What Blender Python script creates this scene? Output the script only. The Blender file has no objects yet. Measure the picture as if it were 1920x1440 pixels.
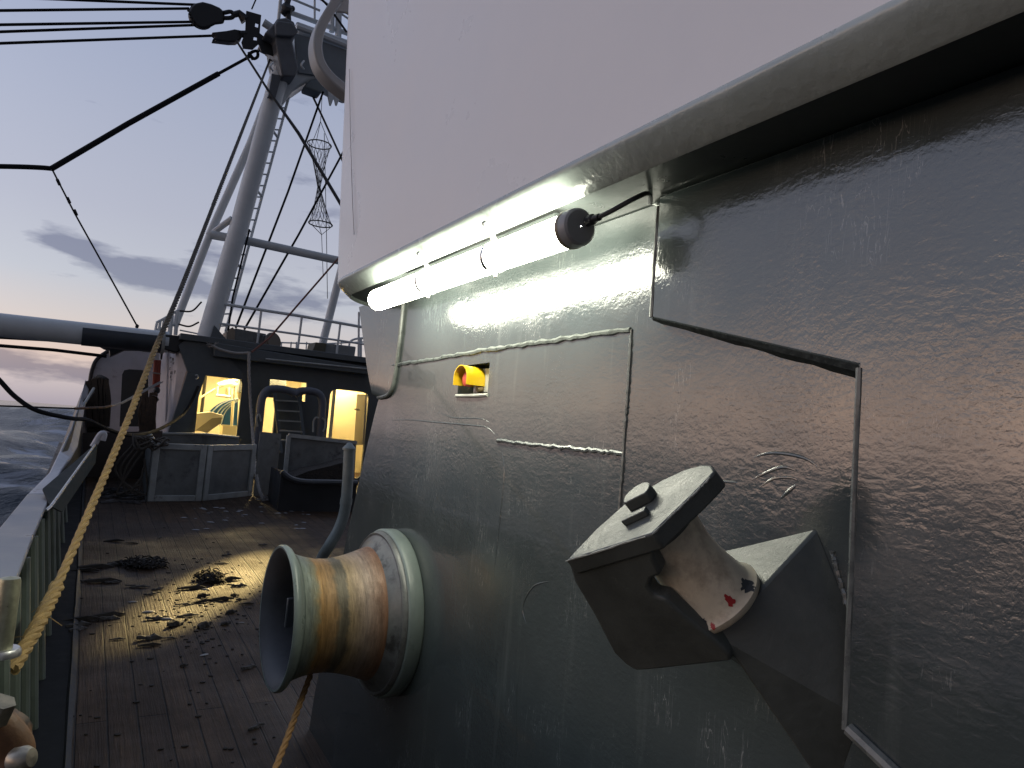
import bpy, bmesh, math, random
import numpy as np
from mathutils import Vector, Matrix
random.seed(7)
SC = bpy.context.scene
COL = SC.collection
R = math.radians

# ------------------------------------------------------------------ camera
# ship axes: +X to starboard (towards the deckhouse wall), +Y forward, +Z up; camera at the origin
CAM = np.array([[0.8536691394924331, -0.10690351107242171, -0.5097260436731064],
                [-0.51497017961419, -0.027035934429744977, -0.8567816363331087],
                [0.07781204525250464, 0.9939017544857736, -0.0781318631783668]])
FPX = 1331.0
cd = bpy.data.cameras.new('camera')
cam = bpy.data.objects.new('camera', cd)
COL.objects.link(cam)
mw = Matrix.Identity(4)
for i in range(3):
    for j in range(3):
        mw[i][j] = CAM[i, j]
cam.matrix_world = mw
cd.sensor_width = 36.0
cd.lens = FPX / 1920 * 36
cd.clip_start = 0.02
cd.clip_end = 30000
SC.camera = cam
SC.view_settings.view_transform = 'Standard'
SC.view_settings.look = 'None'
SC.view_settings.exposure = 0.18
SC.view_settings.gamma = 1.0

# ------------------------------------------------------------------ world: dusk sky
def build_world():
    w = bpy.data.worlds.new('World')
    SC.world = w
    w.use_nodes = True
    nt = w.node_tree
    nt.nodes.clear()
    N, L = nt.nodes.new, nt.links.new
    def math_(op, a, b=None, c=None, clamp=False):
        n = N('ShaderNodeMath'); n.operation = op; n.use_clamp = clamp
        for i, v in enumerate((a, b, c)):
            if v is None: continue
            if isinstance(v, (int, float)): n.inputs[i].default_value = v
            else: L(v, n.inputs[i])
        return n.outputs[0]
    out = N('ShaderNodeOutputWorld'); bg = N('ShaderNodeBackground')
    L(bg.outputs[0], out.inputs[0])
    tc = N('ShaderNodeTexCoord')
    sep = N('ShaderNodeSeparateXYZ'); L(tc.outputs['Generated'], sep.inputs[0])
    X, Y, Z = sep.outputs
    el = math_('ARCSINE', Z)                       # elevation, radians
    az = math_('ARCTAN2', X, Y)                    # 0 forward, + to starboard
    t = math_('MULTIPLY', math_('ADD', el, 0.1), 1 / 1.67, clamp=True)
    ramp = N('ShaderNodeValToRGB'); L(t, ramp.inputs[0])
    cr = ramp.color_ramp
    def e(deg): return (R(deg) + 0.1) / 1.67
    stops = [(-5, (0.20, 0.17, 0.22)), (0, (0.34, 0.30, 0.345)), (1.6, (0.48, 0.415, 0.42)), (3.6, (0.63, 0.495, 0.43)),
             (6.0, (0.555, 0.505, 0.49)), (9, (0.455, 0.475, 0.53)), (14, (0.39, 0.41, 0.495)), (25, (0.305, 0.345, 0.465)),
             (38, (0.25, 0.295, 0.42)), (90, (0.17, 0.215, 0.32))]
    while len(cr.elements) < len(stops): cr.elements.new(0.5)
    for el_, (d, c) in zip(cr.elements, stops):
        el_.position = e(d); el_.color = (*c, 1)
    # sun has set off the port side: brighter, warmer towards -X
    dot = N('ShaderNodeVectorMath'); dot.operation = 'DOT_PRODUCT'
    L(tc.outputs['Generated'], dot.inputs[0]); dot.inputs[1].default_value = (-0.97, 0.22, 0.10)
    g = math_('POWER', math_('MAXIMUM', dot.outputs['Value'], 0.0), 2.2)
    lowg = math_('MULTIPLY', math_('POWER', g, 2.0), math_('SUBTRACT', 1.0, math_('MULTIPLY', math_('ABSOLUTE', math_('SUBTRACT', el, 0.05)), 8.5), clamp=True), clamp=True)
    glow = N('ShaderNodeMix'); glow.data_type = 'RGBA'; glow.blend_type = 'ADD'
    glow.inputs[0].default_value = 1.0
    sc1 = N('ShaderNodeVectorMath'); sc1.operation = 'SCALE'; L(ramp.outputs[0], sc1.inputs[0])
    back = N('ShaderNodeMapRange'); back.inputs[1].default_value = -.45; back.inputs[2].default_value = .15; back.inputs[3].default_value = .30; back.inputs[4].default_value = 1.0
    L(Y, back.inputs[0])
    L(math_('MULTIPLY', back.outputs[0], math_('ADD', 1.0, math_('MULTIPLY', g, 1.0))), sc1.inputs['Scale'])
    sc2 = N('ShaderNodeVectorMath'); sc2.operation = 'SCALE'; sc2.inputs[0].default_value = (1.5, 0.90, 0.55)
    L(math_('MULTIPLY', lowg, 1.9), sc2.inputs['Scale'])
    L(sc1.outputs[0], glow.inputs[6]); L(sc2.outputs[0], glow.inputs[7])
    # clouds in (azimuth, elevation)
    cv = N('ShaderNodeCombineXYZ'); L(math_('MULTIPLY', az, 3.2), cv.inputs[0]); L(math_('MULTIPLY', el, 13.0), cv.inputs[1])
    no = N('ShaderNodeTexNoise'); no.inputs['Scale'].default_value = 3.4; no.inputs['Detail'].default_value = 9
    no.inputs['Roughness'].default_value = 0.58
    L(cv.outputs[0], no.inputs['Vector'])
    nz = no.outputs[0]
    def blob(a0, e0, sa, se, amp):
        da = math_('MULTIPLY', math_('SUBTRACT', az, R(a0)), 1 / R(sa))
        de = math_('MULTIPLY', math_('SUBTRACT', el, R(e0)), 1 / R(se))
        r2 = math_('ADD', math_('MULTIPLY', da, da), math_('MULTIPLY', de, de))
        return math_('MULTIPLY', math_('POWER', 2.718, math_('MULTIPLY', r2, -1.0)), amp)
    # bank of low clouds + the dark patches seen over the boom
    tot = blob(0, 2.3, 300, 1.25, 0.30)
    for a in ((-2.0, 10.9, 2.3, 0.8, .80), (3.2, 9.7, 3.6, 1.0, .80), (8.6, 8.6, 3.0, 1.2, .40), (7.0, 12.0, 2.4, 1.2, .34),
              (-4.5, 2.6, 2.4, 0.8, .26), (1.0, 2.2, 3.0, 0.7, .22), (-1.5, 5.2, 3.0, .35, .2),
              (13.5, 9.6, 5.0, 2.2, .33), (17, 17, 7, 2.5, .22), (14, 25, 8, 3, .16), (23, 7.0, 4.5, 1.6, .36), (-40, 8, 14, 2, .3), (-75, 12, 16, 2.5, .3)):
        tot = math_('ADD', tot, blob(*a))
    dens = math_('SUBTRACT', math_('ADD', math_('MULTIPLY', nz, 1.1), tot), 0.74)
    dens = math_('MULTIPLY', dens, 4.2, clamp=True)
    dens = math_('MULTIPLY', dens, 0.88)
    cl = N('ShaderNodeVectorMath'); cl.operation = 'MULTIPLY'; L(glow.outputs[2], cl.inputs[0]); cl.inputs[1].default_value = (0.44, 0.46, 0.56)
    mx = N('ShaderNodeMix'); mx.data_type = 'RGBA'
    L(dens, mx.inputs[0]); L(glow.outputs[2], mx.inputs[6]); L(cl.outputs[0], mx.inputs[7])
    L(mx.outputs[2], bg.inputs[0])
    bg.inputs[1].default_value = 1.03
build_world()

# ------------------------------------------------------------------ pixel rays of the photograph -> points in the place
def ray(px, py):
    d = CAM @ np.array([px - 960.0, 720.0 - py, -FPX])
    return d / np.linalg.norm(d)
def oX(px, py, X):
    d = ray(px, py); return Vector(d * X / d[0])
def oY(px, py, Y):
    d = ray(px, py); return Vector(d * Y / d[1])
def oZ(px, py, Z):
    d = ray(px, py); return Vector(d * Z / d[2])
D0, SH = -1.60, 0.056
def dz(y): return D0 + SH * y
def oD(px, py, up=0.0):
    d = ray(px, py); return Vector(d * (D0 + up) / (d[2] - SH * d[1]))
def oP(px, py, p0, n):
    d = Vector(ray(px, py)); return d * (Vector(p0).dot(n) / d.dot(n))
def depth_of(p):
    return -(CAM.T @ np.array(p))[2]

# ------------------------------------------------------------------ materials
MATS = {}
def mat(name, col, rough=0.5, metal=0.0, var=0.18, vscale=4.0, bump=0.0, bscale=80.0, bdist=0.002, spec=0.5,
        col2=None, c2=(0.55, 0.65), c2scale=6.0, rvar=0.12, fine=0.0, coat=0.0, stretch=None, dirt=0.0):
    if name in MATS: return MATS[name]
    m = bpy.data.materials.new(name); m.use_nodes = True
    nt = m.node_tree; N, L = nt.nodes.new, nt.links.new
    b = nt.nodes['Principled BSDF']
    b.inputs['Metallic'].default_value = metal
    b.inputs['Specular IOR Level'].default_value = spec
    b.inputs['Coat Weight'].default_value = coat
    b.inputs['Coat Roughness'].default_value = 0.12
    tc = N('ShaderNodeTexCoord')
    vec = tc.outputs['Object']
    if stretch:
        mp = N('ShaderNodeMapping'); mp.inputs['Scale'].default_value = stretch
        L(vec, mp.inputs[0]); vec = mp.outputs[0]
    n1 = N('ShaderNodeTexNoise'); n1.inputs['Scale'].default_value = vscale; n1.inputs['Detail'].default_value = 8
    n1.inputs['Roughness'].default_value = 0.62
    L(vec, n1.inputs['Vector'])
    mx = N('ShaderNodeMix'); mx.data_type = 'RGBA'
    mx.inputs[6].default_value = (*[c * (1 - var) for c in col], 1)
    mx.inputs[7].default_value = (*[min(1, c * (1 + var)) for c in col], 1)
    mr = N('ShaderNodeMapRange'); mr.inputs[1].default_value = 0.3; mr.inputs[2].default_value = 0.7
    L(n1.outputs[0], mr.inputs[0]); L(mr.outputs[0], mx.inputs[0])
    colout = mx.outputs[2]
    if col2 is not None:
        n2 = N('ShaderNodeTexNoise'); n2.inputs['Scale'].default_value = c2scale; n2.inputs['Detail'].default_value = 10
        n2.inputs['Roughness'].default_value = 0.68
        L(vec, n2.inputs['Vector'])
        r2 = N('ShaderNodeMapRange'); r2.inputs[1].default_value = c2[0]; r2.inputs[2].default_value = c2[1]
        L(n2.outputs[0], r2.inputs[0])
        m2 = N('ShaderNodeMix'); m2.data_type = 'RGBA'
        L(r2.outputs[0], m2.inputs[0]); L(colout, m2.inputs[6]); m2.inputs[7].default_value = (*col2, 1)
        colout = m2.outputs[2]
    L(colout, b.inputs['Base Color'])
    rr = N('ShaderNodeMapRange'); rr.inputs[1].default_value = 0.3; rr.inputs[2].default_value = 0.7
    rr.inputs[3].default_value = max(0.03, rough - rvar); rr.inputs[4].default_value = min(1, rough + rvar)
    L(n1.outputs[0], rr.inputs[0]); L(rr.outputs[0], b.inputs['Roughness'])
    if bump > 0:
        n3 = N('ShaderNodeTexNoise'); n3.inputs['Scale'].default_value = bscale; n3.inputs['Detail'].default_value = 4
        L(vec, n3.inputs['Vector'])
        bp = N('ShaderNodeBump'); bp.inputs['Strength'].default_value = bump; bp.inputs['Distance'].default_value = bdist
        L(n3.outputs[0], bp.inputs['Height'])
        nrm = bp.outputs[0]
        if fine > 0:
            n4 = N('ShaderNodeTexNoise'); n4.inputs['Scale'].default_value = bscale * 6; n4.inputs['Detail'].default_value = 2
            L(vec, n4.inputs['Vector'])
            b2 = N('ShaderNodeBump'); b2.inputs['Strength'].default_value = fine; b2.inputs['Distance'].default_value = bdist * 0.3
            L(n4.outputs[0], b2.inputs['Height']); L(nrm, b2.inputs['Normal']); nrm = b2.outputs[0]
        L(nrm, b.inputs['Normal'])
    MATS[name] = m
    return m

def emis(name, col, strength):
    if name in MATS: return MATS[name]
    m = bpy.data.materials.new(name); m.use_nodes = True
    b = m.node_tree.nodes['Principled BSDF']
    b.inputs['Base Color'].default_value = (0.8, 0.8, 0.8, 1)
    b.inputs['Emission Color'].default_value = (*col, 1)
    b.inputs['Emission Strength'].default_value = strength
    MATS[name] = m
    return m

def wall_paint():
    """grey-green ship's gloss over pitted, welded plate: orange peel, pits, brush marks and hammer dents"""
    m = bpy.data.materials.new('deckhouse_gloss'); m.use_nodes = True
    nt = m.node_tree; N, L = nt.nodes.new, nt.links.new
    b = nt.nodes['Principled BSDF']
    tc = N('ShaderNodeTexCoord'); v = tc.outputs['Object']
    def noise(s, d=4, r=.55, vec=v, dist=0.0):
        n = N('ShaderNodeTexNoise'); n.inputs['Scale'].default_value = s; n.inputs['Detail'].default_value = d
        n.inputs['Roughness'].default_value = r; n.inputs['Distortion'].default_value = dist
        L(vec, n.inputs['Vector']); return n.outputs[0]
    def rng(x, a, b_, c, d):
        r = N('ShaderNodeMapRange'); r.inputs[1].default_value = a; r.inputs[2].default_value = b_
        r.inputs[3].default_value = c; r.inputs[4].default_value = d; L(x, r.inputs[0]); return r.outputs[0]
    def mixc(f, a, c):
        x = N('ShaderNodeMix'); x.data_type = 'RGBA'; L(f, x.inputs[0])
        for i, q in ((6, a), (7, c)):
            if isinstance(q, tuple): x.inputs[i].default_value = (*q, 1)
            else: L(q, x.inputs[i])
        return x.outputs[2]
    big = noise(2.2, 8, .6)
    c = mixc(rng(big, .35, .65, 0, 1), (0.049, 0.060, 0.060), (0.067, 0.081, 0.081))
    st = N('ShaderNodeMapping'); st.inputs['Scale'].default_value = (9, 9, 0.8); L(v, st.inputs[0])
    streak = noise(2.0, 6, .6, st.outputs[0])
    c = mixc(rng(streak, .58, .75, 0, .45), c, (0.13, 0.145, 0.138))
    sm = N('ShaderNodeMapping'); sm.inputs['Scale'].default_value = (30, 30, 3.5); sm.inputs['Rotation'].default_value = (R(9), 0, 0); L(v, sm.inputs[0])
    sn = noise(2.6, 3, .5, sm.outputs[0], .6)
    ab = N('ShaderNodeMath'); ab.operation = 'SUBTRACT'; L(sn, ab.inputs[0]); ab.inputs[1].default_value = .5
    ab2 = N('ShaderNodeMath'); ab2.operation = 'ABSOLUTE'; L(ab.outputs[0], ab2.inputs[0])
    line = rng(ab2.outputs[0], .009, .003, 0, .8)
    sk = rng(noise(4.3, 4, .6), .56, .64, 0, 1)
    sm2 = N('ShaderNodeMath'); sm2.operation = 'MULTIPLY'; L(line, sm2.inputs[0]); L(sk, sm2.inputs[1])
    c = mixc(sm2.outputs[0], c, (0.26, 0.27, 0.26))
    # pale salt specks and scratches
    sp = N('ShaderNodeTexVoronoi'); sp.inputs['Scale'].default_value = 190; L(v, sp.inputs['Vector'])
    speck = rng(sp.outputs['Distance'], .10, .05, 0, 1)
    msk = rng(noise(5, 5, .6), .5, .62, 0, 1)
    mm = N('ShaderNodeMath'); mm.operation = 'MULTIPLY'; L(speck, mm.inputs[0]); L(msk, mm.inputs[1])
    c = mixc(mm.outputs[0], c, (0.33, 0.33, 0.31))
    L(c, b.inputs['Base Color'])
    L(rng(noise(7, 6, .6), .35, .65, .10, .21), b.inputs['Roughness'])
    b.inputs['Specular IOR Level'].default_value = 0.8
    b.inputs['Coat Weight'].default_value = 0.35
    b.inputs['Coat Roughness'].default_value = 0.05
    nrm = None
    dents = noise(7.0, 2, .5)
    ps = N('ShaderNodeMapping'); ps.inputs['Scale'].default_value = (1, .6, 1.25); L(v, ps.inputs[0])
    peel = noise(58, 3, .5, ps.outputs[0], dist=.4)
    peel2 = noise(125, 3, .55, dist=.5)
    pits = N('ShaderNodeTexVoronoi'); pits.inputs['Scale'].default_value = 120; L(v, pits.inputs['Vector'])
    pit = rng(pits.outputs['Distance'], .0, .22, 0, 1)
    for h, s, d in ((dents, .14, .012), (peel, .42, .0020), (peel2, .36, .0017), (pit, .25, .0006)):
        bp = N('ShaderNodeBump'); bp.inputs['Distance'].default_value = d
        L(rng(noise(1.9 + 9 * s, 4, .6), .36, .64, s * .3, s * 1.15), bp.inputs['Strength'])
        L(h, bp.inputs['Height'])
        if nrm: L(nrm, bp.inputs['Normal'])
        nrm = bp.outputs[0]
    L(nrm, b.inputs['Normal'])
    MATS['deckhouse_gloss'] = m
    return m
M_WALL = wall_paint()
M_BEAD = mat('lit_weld_paint', (0.15, 0.165, 0.155), .3, var=.3, vscale=30, bump=.4, bscale=120, bdist=.001)  # tube light caught by the beads put into a paler, worn paint
M_WHITE = mat('white_paint', (0.80, 0.79, 0.79), .33, var=.03, vscale=2, bump=.05, bscale=9, bdist=.006, fine=.04, spec=.5, coat=.1)
M_LEDGE = mat('ledge_paint', (0.36, 0.41, 0.39), .24, var=.12, vscale=6, bump=.5, bscale=45, bdist=.004, spec=.6, fine=.2, coat=.3)
M_SOFFIT = mat('soffit_paint', (0.060, 0.070, 0.068), .35, var=.2, bump=.2, bscale=30, bdist=.003)
M_DGREY = mat('dark_grey_paint', (0.055, 0.062, 0.070), .38, var=.25, vscale=5, bump=.3, bscale=60, bdist=.002, fine=.3,
              col2=(0.16, 0.15, 0.14), c2=(.64, .72), c2scale=9)
M_FAIR = mat('fairlead_paint', (0.075, 0.085, 0.078), .38, var=.25, vscale=9, bump=.45, bscale=70, bdist=.0022, fine=.4,
             col2=(0.17, 0.17, 0.15), c2=(.62, .72), c2scale=14)
M_BLACK = mat('black_steel', (0.018, 0.020, 0.023), .5, var=.3, bump=.3, bscale=50)
M_WIRE = mat('black_wire', (0.012, 0.013, 0.016), .8, spec=.2, bump=.4, bscale=300)
M_MAST = mat('mast_paint', (0.60, 0.64, 0.66), .45, var=.08, vscale=3, col2=(0.30, 0.28, 0.27), c2=(.68, .76), c2scale=3)
M_HOUSE = mat('dark_house_paint', (0.078, 0.094, 0.104), .42, var=.25, vscale=2, bump=.2, bscale=12, bdist=.01)
M_BULW = mat('bulwark_green', (0.115, 0.140, 0.120), .42, var=.22, vscale=5, bump=.3, bscale=40, bdist=.003,
             col2=(0.05, 0.05, 0.045), c2=(.6, .72), c2scale=8)
M_CAP = mat('cap_rail_paint', (0.20, 0.215, 0.25), .38, var=.2, vscale=4, bump=.25, bscale=35, bdist=.003,
            col2=(0.05, 0.045, 0.045), c2=(.66, .72), c2scale=9)
M_CAPW = mat('white_rail_paint', (0.50, 0.50, 0.53), .5, var=.2, vscale=5, bump=.4, bscale=20, bdist=.006, col2=(0.22, 0.18, 0.17), c2=(.6, .7), c2scale=6)
M_ROLL = mat('nylon_roller', (0.70, 0.63, 0.48), .40, var=.2, vscale=11, bump=.4, bscale=40, bdist=.002, col2=(0.20, 0.13, 0.075), c2=(.50, .78), c2scale=12)
M_REDP = mat('red_paint', (0.40, 0.022, 0.022), .5, var=.2, bump=.3)
M_DRUMG = mat('drum_green', (0.17, 0.205, 0.19), .36, var=.14, vscale=8, bump=.3, bscale=60, bdist=.002, fine=.3, col2=(0.09, 0.10, 0.095), c2=(.63, .75), c2scale=12)
M_BRASS = mat('dull_brass', (0.26, 0.19, 0.09), .5, metal=.4, var=.3, vscale=20)
M_YEL = mat('yellow_plastic', (0.80, 0.52, 0.015), .38, var=.06)
M_RED = mat('red_plastic', (0.72, 0.10, 0.07), .4, var=.06)
M_PLATE = mat('pale_plate', (0.50, 0.50, 0.44), .4, var=.1)
M_STEEL = mat('bare_steel', (0.55, 0.55, 0.55), .32, metal=.9, var=.15, vscale=20)
M_RUST = mat('rusted_iron', (0.15, 0.075, 0.035), .6, var=.4, vscale=30, bump=.6, bscale=60, bdist=.003, col2=(0.035, 0.025, 0.02), c2=(.5, .6), c2scale=18)
M_ROPE = mat('yellow_rope_fibre', (0.43, 0.29, 0.115), .75, var=.28, vscale=40, bump=.8, bscale=260, bdist=.002)
M_ROPE2 = mat('weathered_rope_fibre', (0.12, 0.105, 0.075), .8, var=.3, vscale=30, bump=.7, bscale=200, bdist=.002)
M_ROPE3 = mat('grey_rope_fibre', (0.30, 0.285, 0.27), .8, var=.25, vscale=30, bump=.7, bscale=200, bdist=.002)
M_REDROPE = mat('reddish_rope_fibre', (0.16, 0.07, 0.055), .8, var=.25)
M_NET = mat('dark_net_twine', (0.030, 0.025, 0.021), .9, var=.5, vscale=18, bump=1, bscale=40, bdist=.03)
M_CREAM = mat('cream_paint', (0.84, 0.76, 0.52), .5, var=.06, vscale=1.5)
M_BLUE = mat('blue_enamel', (0.025, 0.12, 0.30), .35, var=.1)
M_CRATE = mat('grey_panel', (0.15, 0.162, 0.162), .5, var=.3, vscale=5, bump=.3, bscale=20, bdist=.005, col2=(.04, .04, .045), c2=(.55, .7), c2scale=4)
M_FRAME = mat('grey_frame', (0.33, 0.35, 0.345), .48, var=.25, vscale=6, bump=.2, bscale=40, col2=(.09, .085, .08), c2=(.6, .7), c2scale=9)
M_WOODP = mat('pale_wood', (0.32, 0.26, 0.20), .7, var=.2, vscale=6)
M_BARK = mat('bark', (0.022, 0.018, 0.015), .75, var=.5, vscale=20, bump=.8, bscale=40, bdist=.006)
M_BARKG = mat('grey_bark', (0.045, 0.042, 0.042), .6, var=.35, vscale=20, bump=.6, bscale=40, bdist=.004)
M_SHELL = mat('shell', (0.26, 0.26, 0.27), .5, var=.3, vscale=30)
M_ORANGE = mat('red_hose', (0.26, 0.05, 0.03), .55, var=.25)
M_LENS = emis('added_flood_lens', (1.0, .8, .5), 6.0)

def deck_material():
    m = bpy.data.materials.new('wet_deck_planks'); m.use_nodes = True
    nt = m.node_tree; N, L = nt.nodes.new, nt.links.new
    b = nt.nodes['Principled BSDF']
    tc = N('ShaderNodeTexCoord'); v = tc.outputs['Object']
    rot = N('ShaderNodeMapping'); rot.inputs['Rotation'].default_value = (0, 0, R(90)); L(v, rot.inputs[0])
    wob = N('ShaderNodeTexNoise'); wob.inputs['Scale'].default_value = 1.3; wob.inputs['Detail'].default_value = 5; L(v, wob.inputs['Vector'])
    wv = N('ShaderNodeVectorMath'); wv.operation = 'MULTIPLY_ADD'; L(wob.outputs['Color'], wv.inputs[0])
    wv.inputs[1].default_value = (0.0, 0.018, 0); L(rot.outputs[0], wv.inputs[2])
    br = N('ShaderNodeTexBrick')
    br.inputs['Scale'].default_value = 1.0; br.inputs['Brick Width'].default_value = 3.7; br.inputs['Row Height'].default_value = 0.122
    br.inputs['Mortar Size'].default_value = 0.0045; br.inputs['Mortar Smooth'].default_value = 0.5; br.inputs['Bias'].default_value = 0
    br.offset = 0.37
    br.inputs['Color1'].default_value = (0.0, 0, 0, 1); br.inputs['Color2'].default_value = (1, 1, 1, 1); br.inputs['Mortar'].default_value = (0.5, .5, .5, 1)
    L(wv.outputs[0], br.inputs['Vector'])
    st = N('ShaderNodeMapping'); st.inputs['Scale'].default_value = (26, 1.0, 1); L(v, st.inputs[0])
    gr = N('ShaderNodeTexNoise'); gr.inputs['Scale'].default_value = 3.2; gr.inputs['Detail'].default_value = 9; gr.inputs['Roughness'].default_value = .68
    L(st.outputs[0], gr.inputs['Vector'])
    bg = N('ShaderNodeTexNoise'); bg.inputs['Scale'].default_value = 1.6; bg.inputs['Detail'].default_value = 9; bg.inputs['Roughness'].default_value = .65; L(v, bg.inputs['Vector'])
    r = N('ShaderNodeValToRGB'); cr = r.color_ramp
    cr.elements[0].position = .30; cr.elements[0].color = (0.020, 0.013, 0.008, 1)
    cr.elements[1].position = .74; cr.elements[1].color = (0.135, 0.074, 0.036, 1)
    L(gr.outputs[0], r.inputs[0])
    tone = N('ShaderNodeMix'); tone.data_type = 'RGBA'; tone.blend_type = 'MULTIPLY'; tone.inputs[0].default_value = .5
    L(r.outputs[0], tone.inputs[6]); L(br.outputs['Color'], tone.inputs[7])
    bgm = N('ShaderNodeMapRange'); bgm.inputs[1].default_value = .35; bgm.inputs[2].default_value = .68; L(bg.outputs[0], bgm.inputs[0])
    d2 = N('ShaderNodeMix'); d2.data_type = 'RGBA'; L(bgm.outputs[0], d2.inputs[0]); L(tone.outputs[2], d2.inputs[6]); d2.inputs[7].default_value = (0.036, 0.023, 0.015, 1)
    seam = N('ShaderNodeMix'); seam.data_type = 'RGBA'; L(br.outputs['Fac'], seam.inputs[0]); L(d2.outputs[2], seam.inputs[6]); seam.inputs[7].default_value = (0.008, 0.007, 0.007, 1)
    L(seam.outputs[2], b.inputs['Base Color'])
    rr = N('ShaderNodeMapRange'); rr.inputs[1].default_value = .35; rr.inputs[2].default_value = .65; rr.inputs[3].default_value = .38; rr.inputs[4].default_value = .70
    L(bg.outputs[0], rr.inputs[0]); L(rr.outputs[0], b.inputs['Roughness'])
    b.inputs['Specular IOR Level'].default_value = .26
    add = N('ShaderNodeMath'); add.operation = 'MULTIPLY_ADD'; L(br.outputs['Fac'], add.inputs[0]); add.inputs[1].default_value = -1.3
    L(gr.outputs[0], add.inputs[2])
    a2 = N('ShaderNodeMath'); a2.operation = 'MULTIPLY_ADD'; L(bg.outputs[0], a2.inputs[0]); a2.inputs[1].default_value = 0.8; L(add.outputs[0], a2.inputs[2])
    bp = N('ShaderNodeBump'); bp.inputs['Strength'].default_value = .85; bp.inputs['Distance'].default_value = .009
    L(a2.outputs[0], bp.inputs['Height']); L(bp.outputs[0], b.inputs['Normal'])
    return m

def sea_material():
    m = bpy.data.materials.new('sea_water'); m.use_nodes = True
    nt = m.node_tree; N, L = nt.nodes.new, nt.links.new
    b = nt.nodes['Principled BSDF']
    b.inputs['IOR'].default_value = 1.33; b.inputs['Specular IOR Level'].default_value = .27
    b.inputs['Roughness'].default_value = 0.16
    tc = N('ShaderNodeTexCoord'); v = tc.outputs['Object']
    st = N('ShaderNodeMapping'); st.inputs['Scale'].default_value = (1.0, 1.6, 1); st.inputs['Rotation'].default_value = (0, 0, R(20)); L(v, st.inputs[0])
    f = N('ShaderNodeTexNoise'); f.inputs['Scale'].default_value = .22; f.inputs['Detail'].default_value = 10; f.inputs['Roughness'].default_value = .66; f.inputs['Distortion'].default_value = .6
    L(st.outputs[0], f.inputs['Vector'])
    # breaking wash close along the hull
    sep = N('ShaderNodeSeparateXYZ'); L(v, sep.inputs[0])
    near = N('ShaderNodeMapRange'); near.inputs[1].default_value = -9; near.inputs[2].default_value = -2.5; near.inputs[3].default_value = 0; near.inputs[4].default_value = .21
    L(sep.outputs[0], near.inputs[0])
    ad = N('ShaderNodeMath'); ad.operation = 'ADD'; L(f.outputs[0], ad.inputs[0]); L(near.outputs[0], ad.inputs[1])
    fr = N('ShaderNodeMapRange'); fr.inputs[1].default_value = .70; fr.inputs[2].default_value = .80; L(ad.outputs[0], fr.inputs[0])
    c = N('ShaderNodeMix'); c.data_type = 'RGBA'; L(fr.outputs[0], c.inputs[0]); c.inputs[6].default_value = (0.005, 0.013, 0.024, 1); c.inputs[7].default_value = (0.42, 0.44, 0.50, 1)
    L(c.outputs[2], b.inputs['Base Color'])
    rm = N('ShaderNodeMapRange'); rm.inputs[3].default_value = .16; rm.inputs[4].default_value = .7; L(fr.outputs[0], rm.inputs[0]); L(rm.outputs[0], b.inputs['Roughness'])
    w1 = N('ShaderNodeTexNoise'); w1.inputs['Scale'].default_value = 1.5; w1.inputs['Detail'].default_value = 8; w1.inputs['Roughness'].default_value = .6; L(st.outputs[0], w1.inputs['Vector'])
    bp = N('ShaderNodeBump'); bp.inputs['Strength'].default_value = .7; bp.inputs['Distance'].default_value = .16
    L(w1.outputs[0], bp.inputs['Height']); L(bp.outputs[0], b.inputs['Normal'])
    return m

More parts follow.
